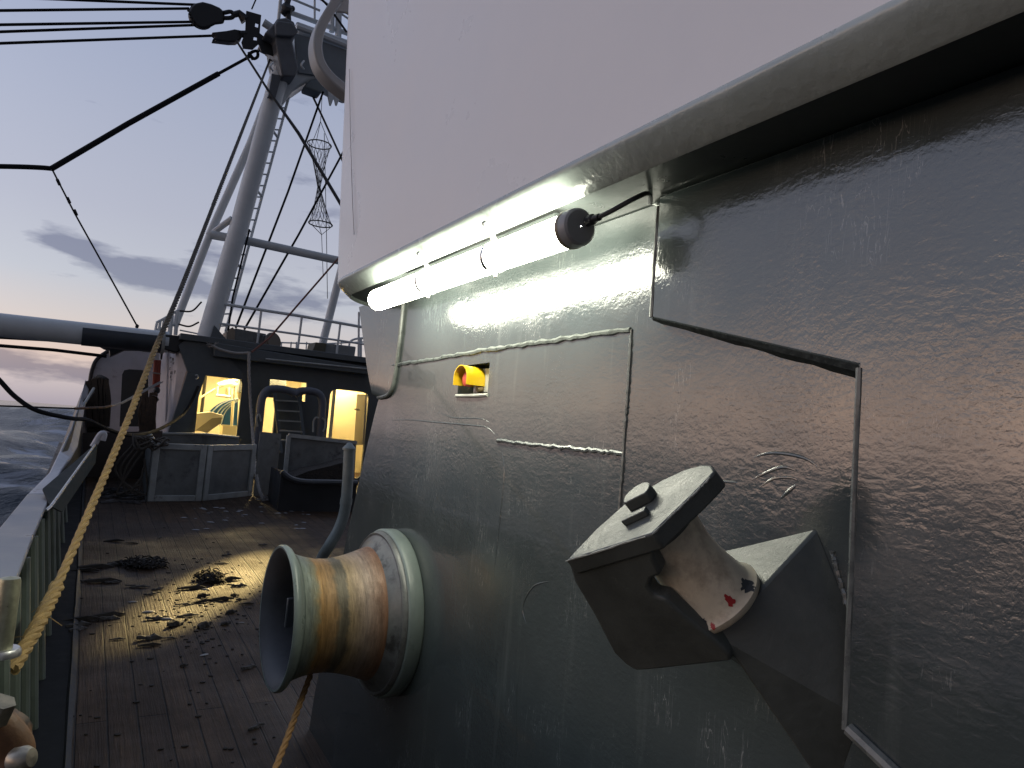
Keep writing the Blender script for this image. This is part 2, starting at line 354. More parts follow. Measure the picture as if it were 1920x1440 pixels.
def drum_material():
    """rope-polished warping barrel: rust and bare ochre metal in rings along the axis, paint left at the lip"""
    m = bpy.data.materials.new('worn_barrel'); m.use_nodes = True
    nt = m.node_tree; N, L = nt.nodes.new, nt.links.new
    b = nt.nodes['Principled BSDF']
    tc = N('ShaderNodeTexCoord'); v = tc.outputs['Object']
    sep = N('ShaderNodeSeparateXYZ'); L(v, sep.inputs[0])
    st = N('ShaderNodeMapping'); st.inputs['Scale'].default_value = (14, 1.6, 1.6); L(v, st.inputs[0])
    n = N('ShaderNodeTexNoise'); n.inputs['Scale'].default_value = 6; n.inputs['Detail'].default_value = 9; n.inputs['Roughness'].default_value = .72; L(st.outputs[0], n.inputs['Vector'])
    n2 = N('ShaderNodeTexNoise'); n2.inputs['Scale'].default_value = 16; n2.inputs['Detail'].default_value = 9; n2.inputs['Roughness'].default_value = .7; L(v, n2.inputs['Vector'])
    # along-axis coordinate (object x runs from the outer lip to the wall), broken up by noise
    a = N('ShaderNodeMath'); a.operation = 'MULTIPLY_ADD'; L(n2.outputs[0], a.inputs[0]); a.inputs[1].default_value = .055; L(sep.outputs[0], a.inputs[2])
    mr = N('ShaderNodeMapRange'); mr.inputs[1].default_value = -.37; mr.inputs[2].default_value = 0.0; L(a.outputs[0], mr.inputs[0])
    r = N('ShaderNodeValToRGB'); cr = r.color_ramp
    st_ = [(0.10, (0.19, 0.22, 0.19)), (0.17, (0.22, 0.20, 0.12)), (0.21, (0.33, 0.19, 0.07)), (0.34, (0.30, 0.185, 0.085)), (0.38, (0.14, 0.12, 0.08)),
           (0.44, (0.13, 0.11, 0.075)), (0.47, (0.33, 0.24, 0.13)), (0.62, (0.33, 0.25, 0.19)), (0.76, (0.22, 0.12, 0.07)), (0.88, (0.26, 0.10, 0.035)), (0.90, (0.09, 0.085, 0.085))]
    while len(cr.elements) < len(st_): cr.elements.new(.5)
    for e_, (p, c) in zip(cr.elements, st_): e_.position = p; e_.color = (*c, 1)
    L(mr.outputs[0], r.inputs[0])
    mx = N('ShaderNodeMix'); mx.data_type = 'RGBA'; mx.blend_type = 'MULTIPLY'; mx.inputs[0].default_value = .95
    q = N('ShaderNodeMapRange'); q.inputs[1].default_value = .3; q.inputs[2].default_value = .68; q.inputs[3].default_value = .45; q.inputs[4].default_value = 1.35; L(n.outputs[0], q.inputs[0])
    L(r.outputs[0], mx.inputs[6]); L(q.outputs[0], mx.inputs[7])
    L(mx.outputs[2], b.inputs['Base Color'])
    b.inputs['Metallic'].default_value = .25
    rq = N('ShaderNodeMapRange'); rq.inputs[1].default_value = .3; rq.inputs[2].default_value = .7; rq.inputs[3].default_value = .3; rq.inputs[4].default_value = .6; L(n2.outputs[0], rq.inputs[0])
    L(rq.outputs[0], b.inputs['Roughness'])
    bp = N('ShaderNodeBump'); bp.inputs['Strength'].default_value = .8; bp.inputs['Distance'].default_value = .004
    ad = N('ShaderNodeMath'); ad.operation = 'ADD'; L(n.outputs[0], ad.inputs[0]); L(n2.outputs[0], ad.inputs[1])
    L(ad.outputs[0], bp.inputs['Height']); L(bp.outputs[0], b.inputs['Normal'])
    return m

# ------------------------------------------------------------------ mesh helpers
class MB:
    def __init__(s): s.bm = bmesh.new()
    def face(s, pts):
        return s.bm.faces.new([s.bm.verts.new(Vector(p)) for p in pts])
    def box(s, c, size, rot=None):
        m = Matrix.Translation(Vector(c)) @ (rot.to_4x4() if rot else Matrix.Identity(4)) @ Matrix.Diagonal((*size, 1))
        bmesh.ops.create_cube(s.bm, size=1, matrix=m); return s
    def prism(s, poly, ext):
        """closed solid: planar polygon pts extruded by vector ext"""
        ext = Vector(ext); a = [s.bm.verts.new(Vector(p)) for p in poly]; b = [s.bm.verts.new(Vector(p) + ext) for p in poly]
        n = len(a)
        s.bm.faces.new(a); s.bm.faces.new(list(reversed(b)))
        for i in range(n): s.bm.faces.new((a[i], b[i], b[(i + 1) % n], a[(i + 1) % n]))
        return s
    def loft(s, rings, cap=True, closed=True):
        vs = [[s.bm.verts.new(Vector(p)) for p in r] for r in rings]
        n = len(vs[0])
        for a, b in zip(vs, vs[1:]):
            for i in range(n if closed else n - 1):
                s.bm.faces.new((a[i], b[i], b[(i + 1) % n], a[(i + 1) % n]))
        if cap and closed:
            s.bm.faces.new(list(reversed(vs[0]))); s.bm.faces.new(vs[-1])
        return s
    def tube(s, pts, r, n=10, cap=True):
        pts = [Vector(p) for p in pts]
        rs = r if isinstance(r, (list, tuple)) else [r] * len(pts)
        t0 = (pts[1] - pts[0]).normalized()
        u = t0.orthogonal().normalized()
        rings = []
        for i, p in enumerate(pts):
            if i == 0: t = (pts[1] - p)
            elif i == len(pts) - 1: t = p - pts[i - 1]
            else: t = (pts[i + 1] - p).normalized() + (p - pts[i - 1]).normalized()
            t.normalize()
            u = (u - t * u.dot(t))
            if u.length < 1e-6: u = t.orthogonal()
            u.normalize(); w = t.cross(u)
            rings.append([p + (u * math.cos(2 * math.pi * k / n) + w * math.sin(2 * math.pi * k / n)) * rs[i] for k in range(n)])
        return s.loft(rings, cap)
    def lathe(s, prof, o, ax, n=48, cap=False):
        """prof: list of (radius, distance along ax)"""
        o = Vector(o); ax = Vector(ax).normalized(); u = ax.orthogonal().normalized(); w = ax.cross(u)
        rings = [[o + ax * d + (u * math.cos(2 * math.pi * k / n) + w * math.sin(2 * math.pi * k / n)) * r for k in range(n)] for r, d in prof]
        return s.loft(rings, cap)
    def ball(s, c, r, sc=(1, 1, 1), sub=2):
        m = Matrix.Translation(Vector(c)) @ Matrix.Diagonal((*sc, 1))
        bmesh.ops.create_icosphere(s.bm, subdivisions=sub, radius=r, matrix=m); return s
    def holed(s, outer, holes, ext):
        """planar plate with holes, extruded by ext"""
        ext = Vector(ext); bm2 = bmesh.new(); edges = []
        for loop in [outer] + holes:
            vs = [bm2.verts.new(Vector(p)) for p in loop]
            edges += [bm2.edges.new((vs[i], vs[(i + 1) % len(vs)])) for i in range(len(vs))]
        bmesh.ops.triangle_fill(bm2, use_beauty=True, use_dissolve=False, edges=edges)
        ret = bmesh.ops.extrude_face_region(bm2, geom=bm2.faces[:])
        bmesh.ops.translate(bm2, vec=ext, verts=[g for g in ret['geom'] if isinstance(g, bmesh.types.BMVert)])
        me = bpy.data.meshes.new('tmp'); bm2.to_mesh(me); bm2.free(); s.bm.from_mesh(me); bpy.data.meshes.remove(me)
        return s
    def jitter(s, a):
        for v in s.bm.verts: v.co += Vector((random.uniform(-a, a), random.uniform(-a, a), random.uniform(-a, a)))
        return s

ORG = {}
def part(name, mb, m, parent=None, loc=None, smooth=True, bevel=0.0, ang=35, fix=True, seg=2):
    """link a mesh built in ship coordinates as ONE object (child of parent if given)"""
    org = ORG[parent.name] if parent is not None else Vector(loc if loc is not None else (0, 0, 0))
    bm = mb.bm
    if fix: bmesh.ops.recalc_face_normals(bm, faces=bm.faces[:])
    bmesh.ops.translate(bm, vec=-org, verts=bm.verts[:])
    me = bpy.data.meshes.new(name); bm.to_mesh(me); bm.free()
    me.materials.append(m)
    if smooth:
        me.polygons.foreach_set('use_smooth', [True] * len(me.polygons))
        me.set_sharp_from_angle(angle=R(ang))
    o = bpy.data.objects.new(name, me); COL.objects.link(o)
    ORG[o.name] = org
    if parent is not None: o.parent = parent
    else: o.location = org
    if bevel:
        b = o.modifiers.new('bevel', 'BEVEL'); b.width = bevel; b.segments = seg; b.limit_method = 'ANGLE'; b.angle_limit = R(30)
    return o
def tag(o, label, cat, group=None, kind=None):
    if label: o['label'] = label
    if cat: o['category'] = cat
    if group: o['group'] = group
    if kind: o['kind'] = kind
    return o
def thing(name, label, cat, loc, group=None):
    o = bpy.data.objects.new(name, None); COL.objects.link(o); o.location = Vector(loc); o.empty_display_size = .1
    ORG[o.name] = Vector(loc)
    return tag(o, label, cat, group)
def lerp(a, b, t): return a + (b - a) * t
def spline(pts, k=8):
    """Catmull-Rom through pts"""
    P = [Vector(p) for p in pts]; P = [P[0] * 2 - P[1]] + P + [P[-1] * 2 - P[-2]]
    out = []
    for i in range(1, len(P) - 2):
        a, b, c, d = P[i - 1:i + 3]
        for j in range(k):
            t = j / k
            out.append(0.5 * ((2 * b) + (c - a) * t + (2 * a - 5 * b + 4 * c - d) * t * t + (3 * b - a - 3 * c + d) * t ** 3))
    return out + [P[-2]]
def twisted(mb, pts, r, pitch, strands=3, step=None, n=7, fray=0.0):
    pts = [Vector(p) for p in pts]
    # resample
    L_ = [0]
    for a, b in zip(pts, pts[1:]): L_.append(L_[-1] + (b - a).length)
    step = step or pitch / 10
    m = max(4, int(L_[-1] / step)); path = []; j = 0
    for i in range(m + 1):
        s_ = L_[-1] * i / m
        while j < len(L_) - 2 and L_[j + 1] < s_: j += 1
        path.append(pts[j].lerp(pts[j + 1], (s_ - L_[j]) / max(1e-9, L_[j + 1] - L_[j])))
    t = (path[-1] - path[0]).normalized(); u = t.orthogonal().normalized(); w = t.cross(u)
    for k in range(strands):
        ps = []
        for i, p in enumerate(path):
            a = 2 * math.pi * (i * L_[-1] / m / pitch + k / strands)
            rr = r * .52 * (1 + fray * random.uniform(-.25, .25))
            ps.append(p + (u * math.cos(a) + w * math.sin(a)) * rr)
        mb.tube(ps, r * .56, n)
    return mb

# ================================================================== SEA
def build_sea():
    bm = bmesh.new(); z0 = -3.3
    rng = random.Random(3)
    waves = []
    for i in range(34):
        lam = 1.6 * (1.17 ** (i * .75)); k = 2 * math.pi / lam
        th = R(60 + rng.gauss(0, 34)); waves.append((k * math.cos(th), k * math.sin(th), rng.uniform(0, 6.28), 0.0185 * lam ** 0.74, lam))
    def h(x, y, dr):
        s = 0
        for kx, ky, ph, a, lam in waves:
            if lam < dr * 2.2: continue
            c = math.sin(kx * x + ky * y + ph); s += a * (c + .28 * (2 * c * c - 1))
        return s
    rad = [1.2]
    while rad[-1] < 420: rad.append(rad[-1] * 1.019 + .03)
    rad += [520, 700, 1000, 1600, 3000, 6000, 12000, 20000]
    segs = []
    a = -180.0
    while a < 180:
        segs.append(a); a += .55 if -70 < a < 35 else 4
    grid = []
    for i, r_ in enumerate(rad):
        row = []
        for a in segs:
            x, y = r_ * math.sin(R(a)), r_ * math.cos(R(a))
            fine = -70 < a < 35
            dr = max(r_ * .019, r_ * R(.55)) if fine else r_ * .07
            z = h(x, y, dr) * (1 if r_ < 320 else max(0, 1 - (r_ - 320) / 700))
            row.append(bm.verts.new((x, y, z0 + z)))
        grid.append(row)
    n = len(segs)
    for A, B in zip(grid, grid[1:]):
        for i in range(n): bm.faces.new((A[i], B[i], B[(i + 1) % n], A[(i + 1) % n]))
    bm.faces.new(grid[0])
    mb = MB(); mb.bm.free(); mb.bm = bm
    o = part('sea', mb, sea_material(), ang=180)
    o['kind'] = 'structure'
    for p in o.data.polygons: pass
build_sea()

# ================================================================== DECK
def build_deck():
    mb = MB(); ys = [-3 + .5 * i for i in range(39)]; xs = [-.35, .1, .3, .6, 1, 1.6, 2.4, 3.5, 5.4]
    V = [[mb.bm.verts.new((x, y, dz(y))) for x in xs] for y in ys]
    for a, b in zip(V, V[1:]):
        for i in range(len(xs) - 1): mb.bm.faces.new((a[i], a[i + 1], b[i + 1], b[i]))
    o = part('deck', mb, deck_material(), fix=False); o['kind'] = 'structure'
    # hull below, so that the ship has a side
    mb = MB()
    mb.prism([(-.33, -3, -5), (-.33, 16, -5), (-.33, 16, dz(16) - .02), (-.33, -3, dz(-3) - .02)], (5.7, 0, 0))
    tag(part('hull', mb, M_HOUSE), 'dark steel hull of the ship below the planked deck', 'ship hull')
build_deck()

# ================================================================== SUPERSTRUCTURE (right)
XW = 1.05
PROF = [(-1.62, 3.40), (-1.24, 3.33), (-.80, 3.19), (-.43, 3.07), (-.107, 2.95), (.05, 2.885), (.136, 2.845), (.15, 2.865), (.23, 2.925), (.263, 2.95), (.40, 3.04), (.552, 3.135)]
def build_super():
    t = thing('superstructure', 'grey-green gloss-painted steel deckhouse wall under a white overhang, filling the side of the deck', 'deckhouse', (XW, 1.5, -1.5))
    # main wall with the recess opening for the stop switch
    outer = [(XW, y, z) for z, y in PROF] + [(XW, -3, .552), (XW, -3, -1.8)]
    rec = [(XW, 2.113, .137), (XW, 1.907, .137), (XW, 1.908, .232), (XW, 2.112, .230)]
    mb = MB().holed(outer, [rec], (.014, 0, 0))
    # forward face
    mb.loft([[(XW + .014, y, z) for z, y in PROF], [(5.2, y + .02, z) for z, y in PROF]], closed=False)
    wp = part('wall_panel', mb, M_WALL, t)
    # recess box, lip at its foot
    mb = MB(); X2 = XW + .085; a, b, c, d = rec
    q = [(X2, p[1], p[2]) for p in rec]; r0 = [(XW + .0145, p[1], p[2]) for p in rec]
    for i in range(4): mb.face([r0[i], r0[(i + 1) % 4], q[(i + 1) % 4], q[i]])
    mb.face(q)
    part('recess', mb, mat('recess_paint', (.045, .05, .045), .5, var=.4, vscale=20, bump=.5, bscale=60, col2=(.25, .22, .1), c2=(.6, .68), c2scale=30), wp, fix=False)
    part('sill', MB().tube([(XW - .001, 2.118, .131), (XW - .003, 2.06, .1295), (XW - .003, 1.96, .1295), (XW - .001, 1.902, .131)], .006, 8), M_PLATE, wp)
    # forward strip: heavy plate turned towards the bow, ending in a curl
    mb = MB()
    E1 = [oX(758, 585, XW), oX(752, 640, XW), oX(744, 700, XW), oX(738, 728, XW), oX(728, 742, XW), oX(712, 746, XW)]
    E2 = [Vector((XW - .03, y, z)) for z, y in ((.55, 3.134), (.40, 3.038), (.263, 2.948), (.20, 2.90), (.165, 2.87), (.145, 2.855))]
    E1[0].z = .55
    front = [Vector((XW - .002, p.y, p.z)) for p in E1]
    mb.loft([front, E2], closed=False); mb.loft([E2, [p + Vector((.03, 0, 0)) for p in E2]], closed=False)
    part('edge_plate', mb, M_WALL, t)
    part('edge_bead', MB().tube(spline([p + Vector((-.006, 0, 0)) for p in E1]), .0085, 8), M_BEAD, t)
    # raised plates at the near end
    pl = [(1.148, .552), (1.147, .282), (.667, .156), (.667, -.256), (.664, -.392), (.30, -.555), (-.2, -.80), (-3, -2), (-3, .552)]
    X3 = XW - .034
    mb = MB().prism([(X3, y, z) for y, z in pl], (.0335, 0, 0))
    part('raised_plate', mb, M_WALL, t, bevel=.005, seg=3)
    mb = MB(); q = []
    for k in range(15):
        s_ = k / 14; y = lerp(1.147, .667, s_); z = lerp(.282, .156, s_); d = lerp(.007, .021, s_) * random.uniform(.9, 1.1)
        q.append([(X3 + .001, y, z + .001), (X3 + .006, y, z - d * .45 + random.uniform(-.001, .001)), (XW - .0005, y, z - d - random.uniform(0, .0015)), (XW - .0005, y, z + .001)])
    part('under_edge', mb.loft(q), mat('undercut_shade', (.018, .024, .025), .55, var=.4, vscale=30, bump=.6, bscale=70, bdist=.004), t)  # shadow line below the plate edge put into the strip's dark colour
    # flat bar along the foot of the raised plate
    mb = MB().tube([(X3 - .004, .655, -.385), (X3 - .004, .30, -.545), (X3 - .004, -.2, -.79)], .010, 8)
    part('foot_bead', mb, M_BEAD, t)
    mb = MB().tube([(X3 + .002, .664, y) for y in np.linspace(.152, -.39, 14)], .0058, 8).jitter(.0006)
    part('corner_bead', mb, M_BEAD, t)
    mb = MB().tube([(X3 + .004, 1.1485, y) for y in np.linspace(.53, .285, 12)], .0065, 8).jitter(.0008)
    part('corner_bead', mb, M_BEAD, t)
    # weld beads
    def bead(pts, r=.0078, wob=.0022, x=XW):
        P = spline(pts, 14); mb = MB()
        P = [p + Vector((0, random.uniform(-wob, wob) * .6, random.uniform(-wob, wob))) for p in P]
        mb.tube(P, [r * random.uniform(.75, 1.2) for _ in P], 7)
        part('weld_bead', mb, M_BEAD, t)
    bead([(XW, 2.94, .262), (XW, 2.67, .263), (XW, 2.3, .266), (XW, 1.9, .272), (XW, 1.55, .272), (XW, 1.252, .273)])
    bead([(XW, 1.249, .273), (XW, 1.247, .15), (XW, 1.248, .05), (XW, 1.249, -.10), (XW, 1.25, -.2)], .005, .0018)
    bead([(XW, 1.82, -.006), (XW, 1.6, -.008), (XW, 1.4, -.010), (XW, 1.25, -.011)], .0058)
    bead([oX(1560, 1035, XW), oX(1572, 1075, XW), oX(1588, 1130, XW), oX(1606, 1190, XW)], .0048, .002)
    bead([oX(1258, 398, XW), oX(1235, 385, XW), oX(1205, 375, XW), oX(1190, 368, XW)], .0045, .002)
    # old plate edges and hammer ripples, standing barely proud of the paint
    def ridge(px, r=.0022):
        P = spline([oX(x, y, XW) for x, y in px], 10)
        part('ridge', MB().tube([p + Vector((r * 1.05, 0, 0)) for p in P], [r * 1.9 * max(.3, math.sin(math.pi * (k + .5) / len(P)) ** .4) for k in range(len(P))], 10), M_WALL, t)
    ridge([(712, 790), (760, 787), (820, 792), (880, 797), (915, 803), (938, 828)], .0016)
    ridge([(815, 770), (850, 783), (900, 785), (922, 795)], .0012)
    ridge([(938, 830), (945, 880), (940, 950), (930, 1040), (922, 1100)], .0016)
    ridge([(1402, 862), (1440, 850), (1480, 852), (1515, 862), (1540, 882)], .0022)
    ridge([(1400, 905), (1440, 885), (1470, 876), (1496, 884)], .0022)
    ridge([(1415, 920), (1450, 898), (1485, 896), (1500, 905)], .0018)
    ridge([(1460, 938), (1480, 920), (1494, 908)], .0024)
    ridge([(1385, 905), (1345, 902)], .0018)
    ridge([(990, 1180), (980, 1140), (1000, 1100), (1040, 1088)], .0016)
    ridge([(972, 1250), (968, 1330), (970, 1440)], .0014)
    # soffit
    # rounded ledge, following the plan curve of the overhang
    def plan(x0, y0, rad, n=10, yend=-3.0, xend=5.2):
        """edge line at x=x0 running forward, rounding into a face at y=y0"""
        pts = [(x0, yend, (-1, 0)), (x0, -1, (-1, 0)), (x0, 1, (-1, 0)), (x0, y0 - rad - .3, (-1, 0))]
        for i in range(n + 1):
            a = math.pi / 2 * i / n
            pts.append((x0 + rad - rad * math.cos(a), y0 - rad + rad * math.sin(a), (-math.cos(a), math.sin(a))))
        pts.append((xend, y0, (0, 1)))
        return pts
    led = [(.000, .604), (.004, .600), (.0075, .594), (.0065, .587), (.001, .579), (-.019, .5605), (-.0405, .5425), (-.0455, .5400), (-.0495, .5435), (-.050, .556)]  # (outward, z)
    rings = []
    for x, y, (nx, ny) in plan(.835, 3.09, .29, 26):
        rings.append([(x + nx * o_, y + ny * o_, z) for o_, z in led])
    part('ledge', MB().loft(rings, closed=False), M_LEDGE, t, ang=60)
    sp = [(x - nx * .049, y - ny * .049, .5545) for x, y, (nx, ny) in plan(.835, 3.09, .29, 14)] + [(5.2, -3, .5545)]
    part('soffit', MB().prism(sp, (0, 0, .02)), M_SOFFIT, t)
    # flaring white screen above it
    prof = [(-.004, .596), (-.002, .63), (.010, .80), (.026, 1.1), (.045, 1.45), (.064, 1.80), (.085, 2.20), (.095, 2.4), (.07, 2.43), (.04, 2.41), (.04, 2.2)]
    rings = []
    for x, y, (nx, ny) in plan(.843, 3.05, .16, 16):
        rings.append([(x + nx * o_, y + ny * o_, z) for o_, z in prof])
    part('screen', MB().loft(rings, closed=False), M_WHITE, t, ang=50)
    part('screen_seam', MB().tube([oX(655, 130, .79), oX(657, 250, .805), oX(661, 380, .822), oX(664, 440, .83)], .0016, 5), mat('seam', (.5, .49, .5), .5), t)
    # rails under the soffit that the lamp hangs from
    return t
SUP = build_super()

def build_guard():
    # curved guard of the bridge wing front: a bent flat bar with a gusset
    t = thing('wing_guard', 'grey curved guard bar bulging out in front of the white screen, top of the picture', 'guard rail', (.80, 3.3, 1.9))
    P = [oY(x, y, 3.32) for x, y in ((705, -60), (640, -8), (618, 22), (598, 58), (591, 92), (598, 125), (616, 150), (640, 170), (662, 186))]
    P = spline(P, 6)
    mb = MB(); rings = []
    for i, p in enumerate(P):
        tt = (P[min(i + 1, len(P) - 1)] - P[max(i - 1, 0)]).normalized()
        n_ = tt.cross(Vector((0, 1, 0))).normalized()
        w, d = .022, .05
        rings.append([p + n_ * w + Vector((0, -d, 0)), p + n_ * w + Vector((0, d, 0)), p - n_ * w + Vector((0, d, 0)), p - n_ * w + Vector((0, -d, 0))])
    mb.loft(rings)
    part('bar', mb, mat('guard_paint', (.30, .31, .32), .4, var=.1), t, bevel=.008)
    g = [oY(x, y, 3.30) for x, y in ((632, 20), (650, 22), (660, 28), (666, 38), (690, 36), (720, -10), (760, -60), (680, -60))]
    part('gusset', MB().prism(g, (0, .02, 0)), mat('gusset_paint', (.42, .42, .43), .45, var=.06), t)
build_guard()

# ------------------------------------------------------------------ tube light
def build_lamp():
    A, B = Vector((.872, 2.47, .470)), Vector((.872, 1.232, .470))
    ax = (B - A).normalized()
    t = thing('tube_light', 'long glowing white tube lamp with a black end cap slung under the ledge', 'tube lamp', (A + B) / 2)
    L_ = (B - A).length; r = .0385
    tube = MB().lathe([(.001, -.024), (.014, -.0225), (.026, -.018), (.034, -.009), (r, .004)] + [(r, L_ * i / 8) for i in range(1, 8)] + [(r, L_ - .03)], A, ax, 40)
    part('diffuser', tube, emis('lamp_glow', (1.0, 0.99, 0.81), 28), t)
    part('end_cap', MB().lathe([(.001, L_ + .004), (.036, L_ + .004), (.041, L_), (.0425, L_ - .006), (.0425, L_ - .03), (.040, L_ - .033), (.0387, L_ - .034)], A, ax, 40), mat('cap_plastic', (.28, .285, .29), .45, var=.1), t)
    part('end_ring', MB().lathe([(.0428, L_ - .024), (.0438, L_ - .026), (.0438, L_ - .034), (.0390, L_ - .0345)], A, ax, 40), mat('cap_ring', (.24, .20, .13), .4), t)
    # cable gland and lead
    g = MB().lathe([(.012, 0), (.012, .018), (.008, .022), (.008, .04)], B + Vector((.012, -.012, .012)), ax, 14, True)
    part('cable_gland', g, M_BLACK, t)
    c = spline([B + Vector((.012, -.05, .012)), B + Vector((.02, -.085, .02)), B + Vector((.05, -.12, .045)), B + Vector((.10, -.10, .072)), B + Vector((.16, -.04, .082))], 8)
    part('cable', MB().tube(c, .0055, 8), M_BLACK, t)
    # clips: a band round the tube and an arm up to the ledge
    for px in ((800, 478), (925, 425)):
        y = oX(px[0], px[1], .86).y
        cl = MB()
        arc = [Vector((.872 + .041 * math.cos(a), y, .470 + .041 * math.sin(a))) for a in np.linspace(R(-60), R(240), 18)]
        rings = [[p + Vector((0, dy, 0)) + (p - Vector((.872, y, .470))).normalized() * o_ for dy, o_ in ((-.008, -.001), (.008, -.001), (.008, .0015), (-.008, .0015))] for p in arc]
        cl.loft(rings)
        cp = part('clip', cl, M_STEEL, t)
        arm = MB().prism([(.869, y - .011, .505), (.869, y + .011, .505), (.838, y + .011, .556), (.838, y - .011, .556)], (.004, 0, .0025))
        part('bracket', arm, mat('clip_paint', (.5, .5, .45), .4), cp)
        part('bolt', MB().lathe([(.006, 0), (.006, .01), (.001, .0105)], (.836, y, .556), (-.75, 0, -.66), 6), M_STEEL, cp)
        lt = MB().lathe([(.006, 0), (.005, .012), (.001, .014)], (.878, y, .431), (0, 0, -1), 8, True)
        part('latch', lt, M_STEEL, cp)
    # channel the fitting hangs from
    part('hanger_rail', MB().box((.915, 1.85, .532), (.03, .95, .025)), M_SOFFIT, t, bevel=.003)
build_lamp()

def build_stop():
    t = thing('emergency_stop', 'red stop button under a yellow hood, set in the wall recess', 'stop switch', (1.12, 2.0, .16))
    part('mount_plate', MB().box((1.100, 1.995, .181), (.044, .125, .078)), M_PLATE, t, bevel=.003)
    # hood: an open arch of sheet
    cy, cz, x0, x1 = 2.024, .186, 1.085, 1.010
    def arch(w, h, x): return [Vector((x, cy + w, cz - .024))] + [Vector((x, cy + w * math.cos(a), cz - .0 + (h) * math.sin(a))) for a in np.linspace(0, math.pi, 15)] + [Vector((x, cy - w, cz - .024))]
    mb = MB()
    o0, o1 = arch(.043, .037, x0), arch(.047, .040, x1)
    i0, i1 = arch(.0395, .0335, x0), arch(.0435, .0365, x1)
    mb.loft([i0, o0, o1, i1, i0], closed=False)
    part('hood', mb, M_YEL, t)
    part('body', MB().box((1.089, cy - .004, cz - .014), (.012, .05, .05)), M_BRASS, t, bevel=.004)
    part('button', MB().lathe([(.012, 0), (.012, .038), (.0235, .042), (.0245, .050), (.0225, .058), (.014, .0615), (.0005, .062)], (1.088, cy, cz - .004), (-1, 0, 0), 28), M_RED, t)
    part('gland', MB().lathe([(.012, 0), (.012, .012), (.009, .02)], (1.078, cy - .03, cz - .030), (-1, 0, -.3), 16, True), M_BRASS, t)
    for y, z in ((1.942, .21), (1.942, .151), (2.045, .151)):
        part('screw', MB().lathe([(.0035, 0), (.0035, .003), (.0005, .0034)], (1.078, y, z), (-1, 0, 0), 10), M_STEEL, t)
build_stop()

# ------------------------------------------------------------------ warping drum
def build_drum():
    C = Vector((1.05, 2.505, -.662)); ax = Vector((-1, 0, 0))
    t = thing('warping_drum', 'rust-worn rope drum with green flanges sticking out of the deckhouse wall', 'winch drum', C)
    back = [(.02, 0.001), (.290, .001), (.296, .010), (.296, .050), (.292, .056), (.288, .058)]
    part('base_ring', MB().lathe(back, C, ax, 96), M_DRUMG, t)
    part('inner_flange', MB().lathe([(.287, .059), (.285, .070), (.280, .076), (.272, .074), (.262, .080), (.240, .094), (.226, .110)], C, ax, 96), mat('worn_flange', (.15, .155, .15), .4, metal=.2, var=.25, vscale=16, bump=.4, bscale=60, col2=(.055, .052, .05), c2=(.52, .66), c2scale=14), t)
    barrel = []
    for i in range(33):
        s = i / 32
        d = .106 + s * (.378 - .106)
        r = .231 - .040 * math.sin(min(1, s / .62) * math.pi / 2) ** 1.0
        if s > .62: r += .020 * ((s - .62) / .38) ** 2.0
        for c_, w_, a_ in ((.70, .02, .0022), (.58, .015, .0018)):
            r -= a_ * math.exp(-((s - c_) / w_) ** 2)
        barrel.append((r, d))
    b = part('barrel', MB().lathe(barrel, C, ax, 96), drum_material(), t)
    part('outer_flange', MB().lathe([(.204, .372), (.210, .380), (.222, .388), (.234, .396), (.2405, .405), (.2405, .415), (.2355, .4215), (.229, .4205)], C, ax, 96), M_DRUMG, t, ang=50)
    part('hollow', MB().lathe([(.229, .4204), (.218, .412), (.206, .398), (.192, .378), (.182, .33), (.176, .26), (.17, .20), (.04, .185)], C, ax, 96), mat('hollow_paint', (.050, .053, .060), .5, var=.4, vscale=7, bump=.3, bscale=40), t, ang=50)
    part('hub', MB().lathe([(.05, .18), (.05, .26), (.046, .265), (.0005, .265)], C, ax, 8), M_DGREY, t, smooth=False)
    key = MB().box(C + Vector((-.29, .01, .01)), (.19, .016, .10))
    part('web', key, M_DGREY, t, bevel=.004)
build_drum()

